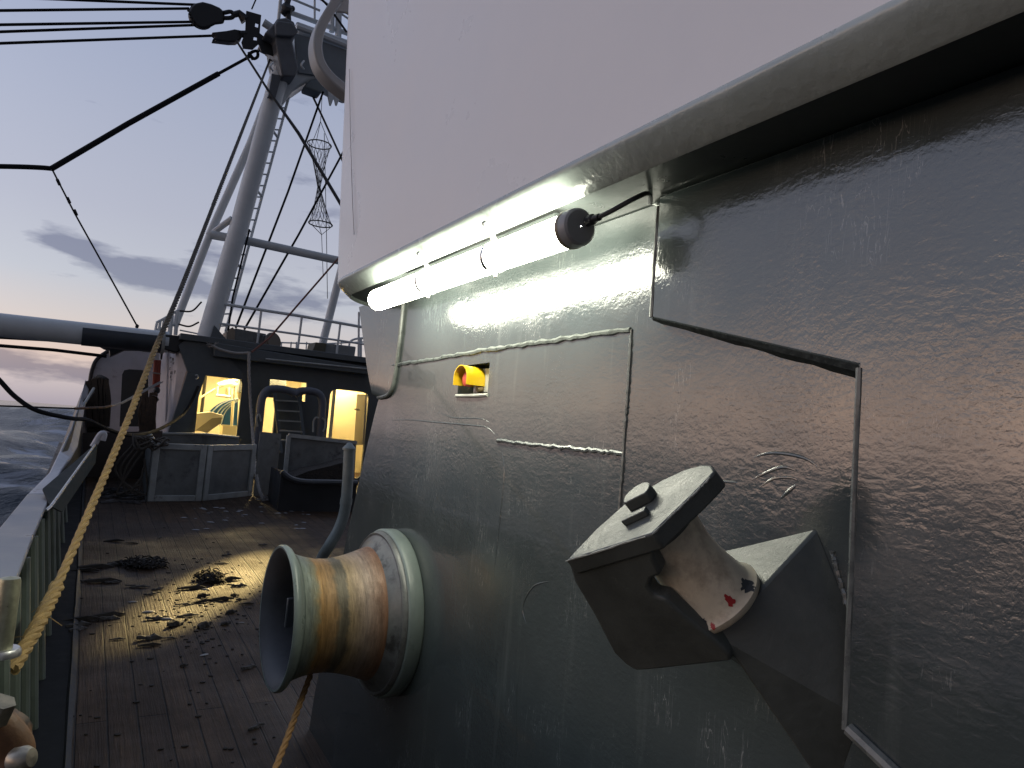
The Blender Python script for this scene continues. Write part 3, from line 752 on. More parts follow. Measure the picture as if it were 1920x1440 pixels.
# ------------------------------------------------------------------ roller fairlead
def build_fairlead():
    a = Vector((-.68, .18, .71)).normalized()
    W1 = Vector((1.05, .751, -.108))
    Bc = oP(1350, 1131, W1, a)
    b = Vector((.643, 0, .766)).normalized(); c = Vector((0, 1, 0))
    t = thing('roller_fairlead', 'angled steel fairlead with a cream hourglass roller and bolted cap, jutting from the wall', 'rope fairlead', (1.05, .85, -.2))
    # ---- roller
    H = .180
    rp = []
    for i in range(29):
        s = i / 28
        r = .0560 + .0200 * (abs(s - .60) / .60) ** 1.7 if s < .60 else .0560 + .010 * ((s - .60) / .40) ** 1.6
        rp.append((r, .004 + s * (H - .006)))
    rp = [(.001, .002), (.073, .002), (.078, .006), (.079, .016)] + [(r, d) for r, d in rp if d > .018] + [(.060, H), (.001, H + .001)]
    rl = part('roller', MB().lathe(rp, Bc, a, 72), M_ROLL, t, ang=55)
    part('collar', MB().lathe([(.0630, H - .014), (.0680, H - .011), (.0680, H + .005)], Bc, a, 60), M_FAIR, t)
    # flakes of red and grey paint on the roller skirt (curved slips hugging the surface)
    def rad_at(d):
        for (r0, d0), (r1, d1) in zip(rp[3:], rp[4:]):
            if d0 <= d <= d1: return lerp(r0, r1, (d - d0) / max(1e-6, d1 - d0))
        return rp[3][0]
    U = a.orthogonal().normalized(); Wv = a.cross(U)
    view = (-Bc).normalized(); ang0 = math.atan2(view.dot(Wv), view.dot(U))
    def flake(da, d, wa, hd, m, nm, seed):
        rr = random.Random(seed); mb = MB(); n = 26
        cen = None; ring = []
        for k in range(n):
            th = 2 * math.pi * k / n; q = rr.uniform(.55, 1.1)
            ring.append((da + wa * q * math.cos(th), d + hd * q * math.sin(th)))
        def P(da_, d_): 
            an = ang0 + da_; r = rad_at(d_) + .0007
            return Bc + a * d_ + (U * math.cos(an) + Wv * math.sin(an)) * r
        cv = mb.bm.verts.new(P(da, d)); mid = [mb.bm.verts.new(P(lerp(da, x, .5), lerp(d, y, .5))) for x, y in ring]; rv = [mb.bm.verts.new(P(x, y)) for x, y in ring]
        for k in range(n):
            j = (k + 1) % n
            mb.bm.faces.new((cv, mid[k], mid[j])); mb.bm.faces.new((mid[k], rv[k], rv[j], mid[j]))
        part(nm, mb, m, rl)
    # sign: find which way in angle is towards +image x
    def pixx(da):
        p = Bc + a * .03 + (U * math.cos(ang0 + da) + Wv * math.sin(ang0 + da)) * .06
        cc = CAM.T @ np.array(p); return cc[0] / -cc[2]
    sg = 1 if pixx(.2) > pixx(-.2) else -1
    flake(sg * .22, .034, .12, .011, M_REDP, 'paint_flake', 4)
    flake(sg * -.42, .018, .06, .005, M_REDP, 'paint_flake', 8)
    flake(sg * -.62, .026, .14, .009, M_DGREY, 'paint_flake', 9)
    flake(sg * .80, .026, .20, .012, M_DGREY, 'paint_flake', 10)
    # ---- cap plate
    top0 = Bc + a * (H + .036)
    def onCap(x, y): return oP(x, y, top0, a)
    capP = [onCap(x, y) for x, y in ((1060, 1052), (1117, 992), (1178, 938), (1240, 900), (1285, 879), (1318, 870), (1334, 871), (1341, 882), (1332, 893), (1300, 926), (1262, 962), (1222, 1001))]
    part('cap_plate', MB().prism(capP, -a * .031), M_FAIR, t, bevel=.004, seg=3)
    for i0, i1 in ((0, 11), (11, 8)):
        idx = [0, 11] if i0 == 0 else [11, 10, 9, 8]
        P_ = []
        for u_, v_ in zip(idx, idx[1:]): P_ += [capP[u_].lerp(capP[v_], k / 14) for k in range(14)]
        P_ = [p - a * .0012 + Vector((random.uniform(-.0006, .0006), random.uniform(-.0006, .0006), random.uniform(-.0006, .0006))) for p in P_]
        part('worn_edge', MB().tube(P_, [random.choice((.0006, .0012, .0017, .0020)) for _ in P_], 6), mat('chipped_paint', (.30, .31, .27), .5, var=.4, vscale=60), t)
    # side web from the cap down to the base, following the photo's outline
    A_, E_ = capP[0], capP[-1]
    n_web = (E_ - A_).cross(a).normalized()
    inw = n_web if n_web.dot(Bc - A_) > 0 else -n_web
    def onWeb(x, y): return oP(x, y, A_ + inw * .004, n_web)
    # outline of the web seen from outside (dark face)
    web = [(1066, 1058), (1150, 1030), (1219, 1012), (1226, 1052), (1240, 1078), (1222, 1086), (1216, 1102), (1226, 1118), (1248, 1124), (1272, 1146), (1306, 1174), (1345, 1206), (1368, 1228), (1372, 1241), (1300, 1249), (1215, 1258), (1192, 1259), (1174, 1248), (1150, 1225), (1112, 1152), (1076, 1092)]
    wp = [onWeb(x, y) for x, y in web]
    for p_ in wp: pass
    part('side_web', MB().prism(wp, inw * .03), M_FAIR, t, bevel=.006, seg=3)
    # ---- base wedge welded to the wall
    F1, F2, F3 = oP(1436, 1094, W1, a), oP(1338, 1190, W1, a), oP(1262, 1176, W1, a)
    W3 = oP(1388, 1027, W1, a); W3.x = min(W3.x, 1.049)
    G = oP(1318, 1040, W1, a)
    k1 = oX(1612, 1200, XW - .001); k2 = oX(1612, 1345, XW - .001); k3 = oX(1560, 1500, XW - .001); k4 = oX(1400, 1262, XW - .001); 
    mb = MB()
    v = {}
    def V(nm, p): v[nm] = mb.bm.verts.new(Vector(p))
    V('W1', W1 - Vector((.001, 0, 0))); V('F1', F1); V('F2', F2); V('F3', F3); V('G', G)
    V('WG', W3)
    V('k1', k1); V('k2', k2); V('k3', k3); V('k4', Vector((1.049, wp[13].y + .05, k4.z)))
    wl = wp[13]
    V('wl', wl + inw * .012)
    f = mb.bm.faces.new
    f((v['W1'], v['F1'], v['F2'], v['F3'], v['G'], v['WG']))          # sloped top the roller stands on
    f((v['W1'], v['k1'], v['F1']))
    f((v['F1'], v['k1'], v['k2'], v['F2'])) 
    f((v['F2'], v['k2'], v['k3'], v['wl']))
    f((v['wl'], v['k3'], v['k4']))
    f((v['F2'], v['wl'], v['F3']))
    f((v['F3'], v['wl'], v['k4'], v['G']))
    f((v['G'], v['k4'], v['WG']))
    part('base_wedge', mb, M_FAIR, t, bevel=.004, ang=20, seg=2)
    # ---- pin head: flat-sided bolt on the cap with its locking plate
    pc = onCap(1206, 940)
    u = (capP[-3] - capP[0]).normalized()
    head = []
    rr = .0265
    # disc with one flat
    side = a.cross(u).normalized()
    # flat faces the A-E end, locking plate beside it
    fl = (oP(1190, 990, top0, a) - pc).normalized(); fs = a.cross(fl).normalized()
    for k in range(25):
        th = R(-128) + R(256) * k / 24
        head.append(pc - fl * math.cos(th) * rr + fs * math.sin(th) * rr)
    part('pin_head', MB().prism(head, a * .019), M_FAIR, t, bevel=.002)
    lc = oP(1196, 972, top0, a)
    rot = Matrix((fs, fl, a)).transposed()
    part('lock_plate', MB().box(lc + a * .006 + fl * .002, (.046, .013, .011), rot), M_FAIR, t, bevel=.0015)
    # grease hole in the web
    hc = onWeb(1218, 1104)
build_fairlead()

# ------------------------------------------------------------------ bulwark (left)
def build_bulwark():
    t = thing('bulwark', 'grey-green steel bulwark with ribbed inner side and flat cap rail along the sea', 'bulwark', (-.1, 3, -1.5))
    near = [(-3, -.275, -.125, -.56), (0, -.275, -.125, -.555), (2, -.272, -.124, -.55), (3.5, -.262, -.125, -.545), (5.0, -.232, -.118, -.53)]
    rails = []
    for y, xo, xi, z in near: rails.append((Vector((xo, y, z)), Vector((xi, y, z))))
    mb = MB()
    th = Vector((0, 0, -.022))
    mb.loft([[o, i, i + th, o + th] for o, i in rails])
    part('cap_rail', mb, M_CAP, t, bevel=.005)
    far = [((86, 907), (104, 900), 5.0), ((92, 886), (116, 880), 6.2), ((112, 845), (132, 858), 7.6), ((133, 803), (146, 834), 9.0), ((143, 772), (154, 790), 10.2), ((151, 746), (160, 758), 11.3), ((160, 712), (168, 724), 12.4)]
    rails2 = [(oY(*o, y), oY(*i, y)) for o, i, y in far]
    rails2[0] = (rails[-1][0] + Vector((0, .002, .001)), rails[-1][1] + Vector((0, .002, .001)))
    part('bow_rail', MB().loft([[o, i, i + th * 1.6, o + th * 1.6] for o, i in rails2]), M_CAPW, t, bevel=.01)
    # inner plate, leaning inboard to the deck edge
    allr = rails + rails2[1:]
    mb = MB(); rings = []
    for o, i in allr:
        y = i.y; base = Vector((-.065 if y < 9 else -.065 + (y - 9) * .06, y, dz(y) - .01))
        top = Vector((i.x - .035, y, i.z - .012))
        out = Vector((-.32, y, dz(y) - .1)); outt = Vector((min(o.x + .02, top.x - .02), y, o.z - .012))
        rings.append([base, top, outt, out])
    k = len(rails)
    mb.loft(rings[:k]); part('plate', mb, M_BULW, t)
    mb = MB(); mb.loft(rings[k - 1:]); part('bow_plate', mb, mat('bow_plate_paint', (.045, .048, .05), .5, var=.4, vscale=3), t)
    # stanchion ribs
    for y in (1.45, 1.75, 2.05, 2.38, 2.75, 3.2, 3.7, 4.25, 4.9, 5.6, 6.4, 7.3, 8.2):
        zi = -.575
        mb = MB()
        p0, p1 = Vector((-.045, y, dz(y))), Vector((-.135, y, zi if y < 5 else zi + .02))
        mb.tube([p0, p0.lerp(p1, .5), p1], .022, 10)
        part('rib', mb, M_BULW, t)
    part('margin', MB().prism([(-.08, -1, dz(-1) + .006), (-.08, 11, dz(11) + .006), (.075, 11, dz(11) + .006), (.075, -1, dz(-1) + .006)], (0, 0, -.012)), mat('margin_black', (.014, .015, .016), .7, var=.4, vscale=12, spec=.2), t)
    # waterway bar along the foot
    part('waterway', MB().loft([[(.07, y, dz(y)), (.108, y, dz(y)), (.100, y, dz(y) + .012), (.082, y, dz(y) + .02)] for y in np.linspace(-1, 11, 25)]).jitter(.004), M_BLACK, t)
build_bulwark()

def build_flaps():
    t = thing('hinged_chute', 'dark steel chute with a bright rounded end standing on the bulwark rail', 'chute', (-.15, 5, -.5))
    A, B, C, D = oY(80, 916, 4.9), oY(172, 838, 7.6), oY(180, 832, 7.3), oY(95, 951, 4.5)
    A2 = oY(112, 960, 4.6); C2 = oY(176, 868, 7.3)
    part('top_plate', MB().prism([A, B, C, D], Vector((.0, 0, -.01))), mat('chute_dark', (.02, .026, .026), .75, spec=.15, var=.3), t)
    part('side_plate', MB().prism([D, C, C2, A2], Vector((.012, 0, 0))), mat('chute_side', (.03, .04, .036), .65, spec=.2, var=.3), t)
    part('edge_bar', MB().tube([oY(86, 957, 4.45), D + Vector((0, 0, .004)), C + Vector((0, 0, .004))], .008, 8), M_STEEL, t)
    part('pipe_end', MB().tube(spline([oY(174, 838, 7.3), oY(180, 828, 7.3), oY(186, 818, 7.3), oY(191, 813, 7.3), oY(195, 815, 7.3), oY(192, 826, 7.3)], 5), .027, 12), M_CAPW, t)
    t = thing('rail_bracket', 'small dark bracket with a pale bent rod, high on the bow rail', 'bracket', oY(160, 750, 11.3))
    part('plate', MB().prism([oY(150, 757, 11.2), oY(176, 730, 11.6), oY(178, 735, 11.6), oY(152, 770, 11.2)], (0, .03, 0)), M_BLACK, t)
    part('rod', MB().tube([oY(152, 800, 11.0), oY(153, 765, 11.0), oY(176, 728, 11.4)], .018, 8), M_FRAME, t)
    t = thing('rail_pin', 'short bright steel pin with a washer, standing on the near cap rail', 'pin', oZ(0, 1225, -.55))
    p = oZ(1, 1226, -.548)
    part('shank', MB().lathe([(.021, 0), (.021, .155), (.019, .162), (.0005, .166)], p, (0, 0, 1), 24), mat('greened_steel', (.34, .34, .24), .35, metal=.6, var=.3, vscale=25, bump=.4, bscale=90), t)
    part('washer', MB().lathe([(.0005, .012), (.034, .012), (.038, .006), (.038, -.004)], p, (0, 0, 1), 24), M_STEEL, t)
    t = thing('rusty_shackle', 'rusty brown shackle with a pale pin head at the foot of the near ribs', 'shackle', oX(10, 1400, -.09))
    Y0 = 1.25
    part('bow', MB().tube(spline([oY(-40, 1345, Y0), oY(-6, 1362, Y0), oY(18, 1385, Y0), oY(30, 1408, Y0), oY(26, 1432, Y0), oY(10, 1470, Y0)], 6), [.024] * 31, 14), M_RUST, t)
    part('lug', MB().ball(oY(-8, 1395, Y0 + .02), .045, (1, .8, 1.1), 3).jitter(.002), M_RUST, t)
    part('pin_head', MB().lathe([(.001, 0), (.014, 0), (.017, .005), (.017, .02), (.012, .028), (.0005, .03)], oY(22, 1428, Y0 - .05), (.75, -.45, .25), 20), mat('stained_steel', (.36, .33, .27), .42, metal=.7, var=.4, vscale=40), t)
    part('nut', MB().lathe([(.001, 0), (.020, 0), (.020, .03), (.0005, .03)], oY(-16, 1352, Y0 - .02), (.3, -.2, 1), 6), mat('grey_nut', (.22, .20, .16), .5, metal=.4, var=.4, vscale=50), t)
build_flaps()

# ------------------------------------------------------------------ the big mooring rope / stay
def rope_pts(px, d0, d1, extra=()):
    """straight run through photo points, true depth interpolated as 1/d along the run"""
    n = len(px); L_ = [0]
    for a, b in zip(px, px[1:]): L_.append(L_[-1] + math.hypot(b[0] - a[0], b[1] - a[1]))
    out = []
    for (x, y), s in zip(px, L_):
        f = s / L_[-1]; inv = lerp(1 / d0, 1 / d1, f); d = 1 / inv
        r = Vector(ray(x, y)); dd = depth_of(r); out.append(r * (d / dd))
    return out
def rope_age_shade():
    m = mat('aged_shaded_rope', (0.43, 0.29, 0.115), .75, var=.28, vscale=40, bump=.8, bscale=260, bdist=.002)
    nt = m.node_tree; N, L = nt.nodes.new, nt.links.new; b = nt.nodes['Principled BSDF']
    src = b.inputs['Base Color'].links[0].from_socket
    tc = N('ShaderNodeTexCoord'); sp = N('ShaderNodeSeparateXYZ'); L(tc.outputs['Object'], sp.inputs[0])
    no = N('ShaderNodeTexNoise'); no.inputs['Scale'].default_value = 5; L(tc.outputs['Object'], no.inputs['Vector'])
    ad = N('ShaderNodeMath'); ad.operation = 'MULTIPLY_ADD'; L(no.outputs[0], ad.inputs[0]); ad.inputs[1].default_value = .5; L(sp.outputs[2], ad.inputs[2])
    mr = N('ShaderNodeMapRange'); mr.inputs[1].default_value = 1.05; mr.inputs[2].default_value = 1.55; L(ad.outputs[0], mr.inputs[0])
    mx = N('ShaderNodeMix'); mx.data_type = 'RGBA'; L(mr.outputs[0], mx.inputs[0]); L(src, mx.inputs[6]); mx.inputs[7].default_value = (.060, .052, .040, 1)  # old rope darkens upwards, its shade mixed into the colour
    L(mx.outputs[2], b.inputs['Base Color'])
    return m
M_ROPEW = rope_age_shade()
def build_rope():
    px = [(24, 1256), (34, 1236), (58, 1195), (92, 1130), (125, 1058), (165, 965), (205, 872), (250, 762), (292, 652), (340, 540), (400, 385), (462, 225), (506, 112)]
    P = rope_pts(px, 2.05, 12.3)
    t = thing('mooring_rope', 'thick twisted yellow rope slanting up from the near bulwark, darkened with age and shade higher up', 'rope', P[0])
    lo = spline(P[:9], 6)
    mb = MB()
    splice = lo[:22]
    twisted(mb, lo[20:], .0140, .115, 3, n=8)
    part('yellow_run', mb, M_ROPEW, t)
    mb = MB(); twisted(mb, splice, .0205, .11, 4, n=7, fray=.9)
    part('splice', mb, M_ROPEW, t)
    mb = MB()
    for i in range(16):
        p = splice[random.randrange(2, 21)]; d = Vector((random.uniform(-1, 1), random.uniform(-1, 1), random.uniform(-.8, .6))).normalized()
        mb.tube([p + d * .016, p + d * .03 + Vector((0, 0, -.004)), p + d * random.uniform(.04, .065) + Vector((0, 0, -.015))], .0013, 4)
    part('loose_yarn', mb, M_ROPE, t)
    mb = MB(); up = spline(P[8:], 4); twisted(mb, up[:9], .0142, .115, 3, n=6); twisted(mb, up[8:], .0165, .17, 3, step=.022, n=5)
    part('aged_shaded_run', mb, M_ROPEW, t)
    P = [oY(592, 1225, 2.60), oY(583, 1262, 2.56), oY(562, 1320, 2.46), oY(538, 1385, 2.36), oY(515, 1445, 2.28), oY(498, 1495, 2.2)]
    o = MB(); twisted(o, spline(P, 6), .0105, .09, 3, n=6)
    tag(part('thin_rope', o, mat('tan_rope_fibre', (.34, .19, .075), .75, var=.25, vscale=40, bump=.6, bscale=260), loc=P[0]), 'thin tan rope hanging down from the rusty drum', 'rope')
build_rope()

# ------------------------------------------------------------------ forward deckhouse
YB = 12.0
def build_house():
    t = thing('forward_deckhouse', 'dark-painted forward deckhouse with three lit yellow openings', 'deckhouse', (3, YB, -.9))
    def q(x, y): return oY(x, y, YB)
    # dark front with openings
    xl, xr = oY(345, 720, YB).x, 5.4
    ztop = q(560, 668).z; zb = dz(YB) - .05
    def Zat(x, y): return q(x, y).z
    outer = [(xl, YB, zb), (xr, YB, zb), (xr, YB, ztop), (xl, YB, ztop)]
    def rhole(x0, x1, z0, z1, r):
        p = []
        for cx, cz, a0 in ((x1 - r, z1 - r, 0), (x0 + r, z1 - r, 90), (x0 + r, z0 + r, 180), (x1 - r, z0 + r, 270)):
            for k in range(4):
                a = R(a0 + 30 * k); p.append((cx + r * math.cos(a), YB, cz + r * math.sin(a)))
        return p
    h1 = rhole(q(372, 750).x, q(450, 760).x, zb + .1, q(430, 708).z, .09)
    h2 = rhole(q(506, 718).x, q(575, 722).x, q(540, 726).z, q(540, 714).z, .01)
    h2b = rhole(q(496, 770).x, q(516, 770).x, zb + .4, q(505, 745).z, .03)
    h2c = rhole(q(567, 745).x, q(573, 745).x, q(570, 753).z, q(570, 739).z, .01)
    h3 = rhole(q(616, 775).x, q(688, 780).x, zb + .1, q(650, 732).z, .10)
    part('front_wall', MB().holed(outer, [h1, h2, h2b, h2c, h3], (0, .06, 0)), M_HOUSE, t)
    # overhanging roof edge
    prof = [(346, 640), (400, 642), (404, 652), (425, 642), (440, 655)]
    zr = q(560, 662).z
    part('roof', MB().box(((xl + xr) / 2 + .1, YB + 2.1, ztop + .06), (xr - xl + .5, 4.6, .10)), M_HOUSE, t, bevel=.01)
    part('roof_edge', MB().prism([oY(402, 642, YB - .28), oY(700, 690, YB - .28), oY(700, 703, YB - .28), oY(402, 668, YB - .28)], (0, .2, 0)), M_HOUSE, t, bevel=.01)
    part('roof_pipe', MB().tube([oY(498, 673, YB - .32), oY(600, 683, YB - .32), oY(700, 693, YB - .32)], .014, 8), M_FRAME, t)
    # inside
    room = MB(); y0, y1 = YB + .07, YB + 3.2; x0, x1 = xl + .05, 5.3; z0, z1 = zb + .02, ztop - .02
    for f in ([(x0, y1, z0), (x1, y1, z0), (x1, y1, z1), (x0, y1, z1)], [(x0, y0, z0), (x0, y1, z0), (x0, y1, z1), (x0, y0, z1)], [(x1, y1, z0), (x1, y0, z0), (x1, y0, z1), (x1, y1, z1)],
              [(x0, y0, z1), (x0, y1, z1), (x1, y1, z1), (x1, y0, z1)], [(x0, y0, z0), (x1, y0, z0), (x1, y1, z0), (x0, y1, z0)]): room.face(f)
    part('room_lining', room, M_CREAM, t, fix=False, smooth=False)
    part('room_post', MB().prism([oY(372, 712, YB + 1.2), oY(380, 704, YB + 1.2), oY(372, 790, YB + 1.2), oY(364, 790, YB + 1.2)], (0, .08, 0)), M_CREAM, t)
    part('room_pipe', MB().tube([oY(386, 700, YB + 2.9), oY(376, 790, YB + 2.9)], .03, 8), M_BLACK, t)
    part('room_shelf', MB().box(((q(506, 700).x + q(540, 700).x) / 2, YB + 1.4, q(540, 720).z), (.8, .5, .35)), M_CRATE, t, bevel=.01)
    part('partition', MB().box((oY(600, 760, YB + .9).x, YB + 1.2, -.1), (.06, 2.2, 1.9)), M_CREAM, t)
    part('bulkhead_panel', MB().box((oY(645, 780, YB + 1.3).x + .1, YB + 1.3, -.1), (1.0, .05, 1.9)), M_CREAM, t)
    dl = MB().prism([oY(669, 738, YB + .12), oY(686, 740, YB - .2), oY(680, 834, YB - .2), oY(663, 834, YB + .12)], (.03, 0, 0))
    dd = part('door', dl, mat('door_paint', (.34, .31, .22), .45, var=.1), t, bevel=.01)
    part('handle', MB().tube([oY(664, 767, YB - .05), oY(674, 769, YB - .1)], .012, 6), M_STEEL, dd)
    # machine inside: blue guard over a wheel, trough, pipework
    mt = thing('sorting_machine', 'blue curved machine guard and cream trough inside the lit doorway', 'machine', oY(420, 800, YB + .9))
    Ym = YB + 1.0
    arc = spline([oY(x, y, Ym) for x, y in ((392, 772), (400, 764), (412, 756), (428, 750), (446, 748))], 5)
    arc2 = spline([oY(x, y, Ym) for x, y in ((418, 800), (420, 788), (424, 776), (432, 765), (446, 752))], 5)
    mb = MB(); mb.loft([[*arc], [*arc2]], closed=False)
    face = arc2 + [oY(444, 800, Ym), oY(420, 800, Ym)]
    mb.prism([p + Vector((0, -.02, 0)) for p in face], (0, .4, 0))
    part('guard', mb, M_BLUE, mt)
    for k in (.15, .4, .62, .85):
        part('guard_rib', MB().tube([a_.lerp(b_, k) + Vector((0, -.03, .01)) for a_, b_ in zip(arc, arc2)], .010, 6), mat('pale_blue', (.45, .55, .62), .4), mt)
    part('trough', MB().prism([oY(x, y, YB + .45) for x, y in ((352, 810), (362, 776), (395, 772), (418, 778), (416, 790), (372, 808))], (0, .35, 0)), M_CREAM, mt, bevel=.01)
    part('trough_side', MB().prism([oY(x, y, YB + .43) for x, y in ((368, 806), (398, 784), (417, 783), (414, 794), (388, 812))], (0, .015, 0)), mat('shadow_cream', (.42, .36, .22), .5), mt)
    part('machine_foot', MB().prism([oY(x, y, YB + .95) for x, y in ((418, 796), (444, 798), (441, 830), (416, 830))], (0, .3, 0)), M_CREAM, mt)
    Yp = YB + 1.4
    for k, (pts, r) in enumerate([(((408, 722), (422, 717), (448, 713)), .035), (((409, 722), (430, 719), (445, 722), (444, 748)), .045), (((430, 726), (429, 756)), .02), (((436, 729), (435, 752)), .02), (((408, 724), (407, 742)), .02), (((405, 741), (432, 744)), .025), (((370, 749), (404, 729)), .018)]):
        part('pipe', MB().tube([oY(x, y, Yp - .02 * k) for x, y in pts], r, 8), M_CREAM, mt)
    part('pipe', MB().tube([oY(437, 752, Ym - .1), oY(434, 800, Ym - .1)], .022, 8), M_CREAM, mt)
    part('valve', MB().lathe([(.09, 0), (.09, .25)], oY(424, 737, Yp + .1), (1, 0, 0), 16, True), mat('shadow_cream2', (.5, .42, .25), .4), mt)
    # lamp of the room: a lit fitting on the deckhead
    li = bpy.data.lights.new('room_lamp_light', 'AREA'); li.shape = 'RECTANGLE'; li.size = 2.6; li.size_y = .5; li.energy = 215; li.color = (1.0, .77, .40)
    lo = bpy.data.objects.new('room_lamp_light', li); COL.objects.link(lo); lo.location = ((x0 + x1) / 2 - .2, YB + 1.2, z1 - .09)
    rl = tag(part('room_lamp', MB().box(((x0 + x1) / 2 - .2, YB + 1.2, z1 - .035), (2.7, .3, .05)), M_CREAM, loc=((x0 + x1) / 2, YB + 1.2, z1)), 'long ceiling lamp fitting inside the lit forward deckhouse', 'ceiling lamp')
    lo.parent = rl; lo.location = (-.2, 0, -.09)
    # port side: white flank, leaning dark column, whaleback bulkhead with a door
    fl = [oY(300, 655, 13.4), oY(337, 654, YB - .02), oY(351, 694, YB - .02), oY(318, 812, YB - .02), oY(314, 850, YB - .02), oY(284, 850, 13.4)]
    part('white_flank', MB().prism(fl, (.05, .02, 0)), M_WHITE2, t)
    part('flank_edge', MB().tube([oY(352, 697, YB - .05), oY(334, 760, YB - .05), oY(317, 815, YB - .05)], .026, 8), mat('rusty_white', (.42, .33, .28), .6, var=.25, vscale=8), t)
    for pts in (((316, 654), (311, 790)), ((322, 700), (312, 812))):
        part('flank_conduit', MB().tube([oY(pts[0][0], pts[0][1], 12.4), oY(pts[1][0], pts[1][1], 12.4)], .016, 6), M_WHITE2, t)
    # stencilled marks too worn to read
    for x0_, y0_, w, h in ((319, 669, 3, 4), (323, 671, 3.5, 6), (320, 676, 3, 4), (324, 679, 3, 4), (318, 688, 2.5, 5), (320, 696, 4, 6), (327, 694, 2.5, 7), (319, 704, 3.5, 5), (321, 710, 2, 4)):
        part('worn_mark', MB().prism([oY(x0_, y0_, 12.05), oY(x0_ + w, y0_ + .4, 12.03), oY(x0_ + w - .8, y0_ + h, 12.03), oY(x0_ - .8, y0_ + h, 12.05)], (0, .004, 0)), mat('worn_black', (.16, .15, .16), .7, var=.5, vscale=60, col2=(.6, .6, .6), c2=(.5, .55), c2scale=40), t)
    # column shoulders
    part('corner_plate', MB().prism([oY(x, y, YB - .12) for x, y in ((335, 648), (347, 638), (402, 640), (455, 700), (455, 712), (385, 704), (352, 697))], (0, .1, 0)), M_HOUSE, t)
    part('corner_column', MB().prism([oY(x, y, YB - .14) for x, y in ((352, 698), (386, 702), (340, 850), (304, 850))], (0, .12, 0)), M_HOUSE, t)
    part('hook', MB().tube(spline([oY(366, 704, YB - .2), oY(370, 703, YB - .2), oY(371, 708, YB - .2), oY(367, 711, YB - .2)], 4), .01, 6), M_STEEL, t)
    # whaleback
    yw = 13.5
    arch = [(158, 830), (168, 720), (172, 696), (180, 676), (195, 663), (215, 653), (240, 649), (306, 652), (306, 860), (158, 860)]
    door = [(224, 800), (229, 702), (233, 694), (243, 692), (272, 694), (279, 700), (279, 800)]
    part('whaleback', MB().holed([oY(x, y, yw) for x, y in arch], [[oY(x, y, yw) for x, y in door]], (0, .06, 0)), M_WHITE2, t)
    part('arch_rim', MB().tube(spline([oY(x, y, yw - .03) for x, y in arch[1:8]], 5), .030, 8), M_BLACK, t)
    part('passage', MB().box((oY(250, 750, yw).x, yw + .9, -.2), (.85, .1, 2.4)), M_BLACK, t)
    part('porch_wall', MB().prism([oY(x, y, 11.4) for x, y in ((152, 812), (305, 808), (290, 960), (150, 960))], (0, .05, 0)), mat('brown_plate', (.055, .042, .036), .55, var=.3, vscale=4, bump=.3, bscale=10, bdist=.01), t)
    return t
M_WHITE2 = mat('old_white_paint', (.62, .60, .63), .5, var=.1, vscale=4, col2=(.36, .32, .33), c2=(.60, .72), c2scale=5)
build_house()

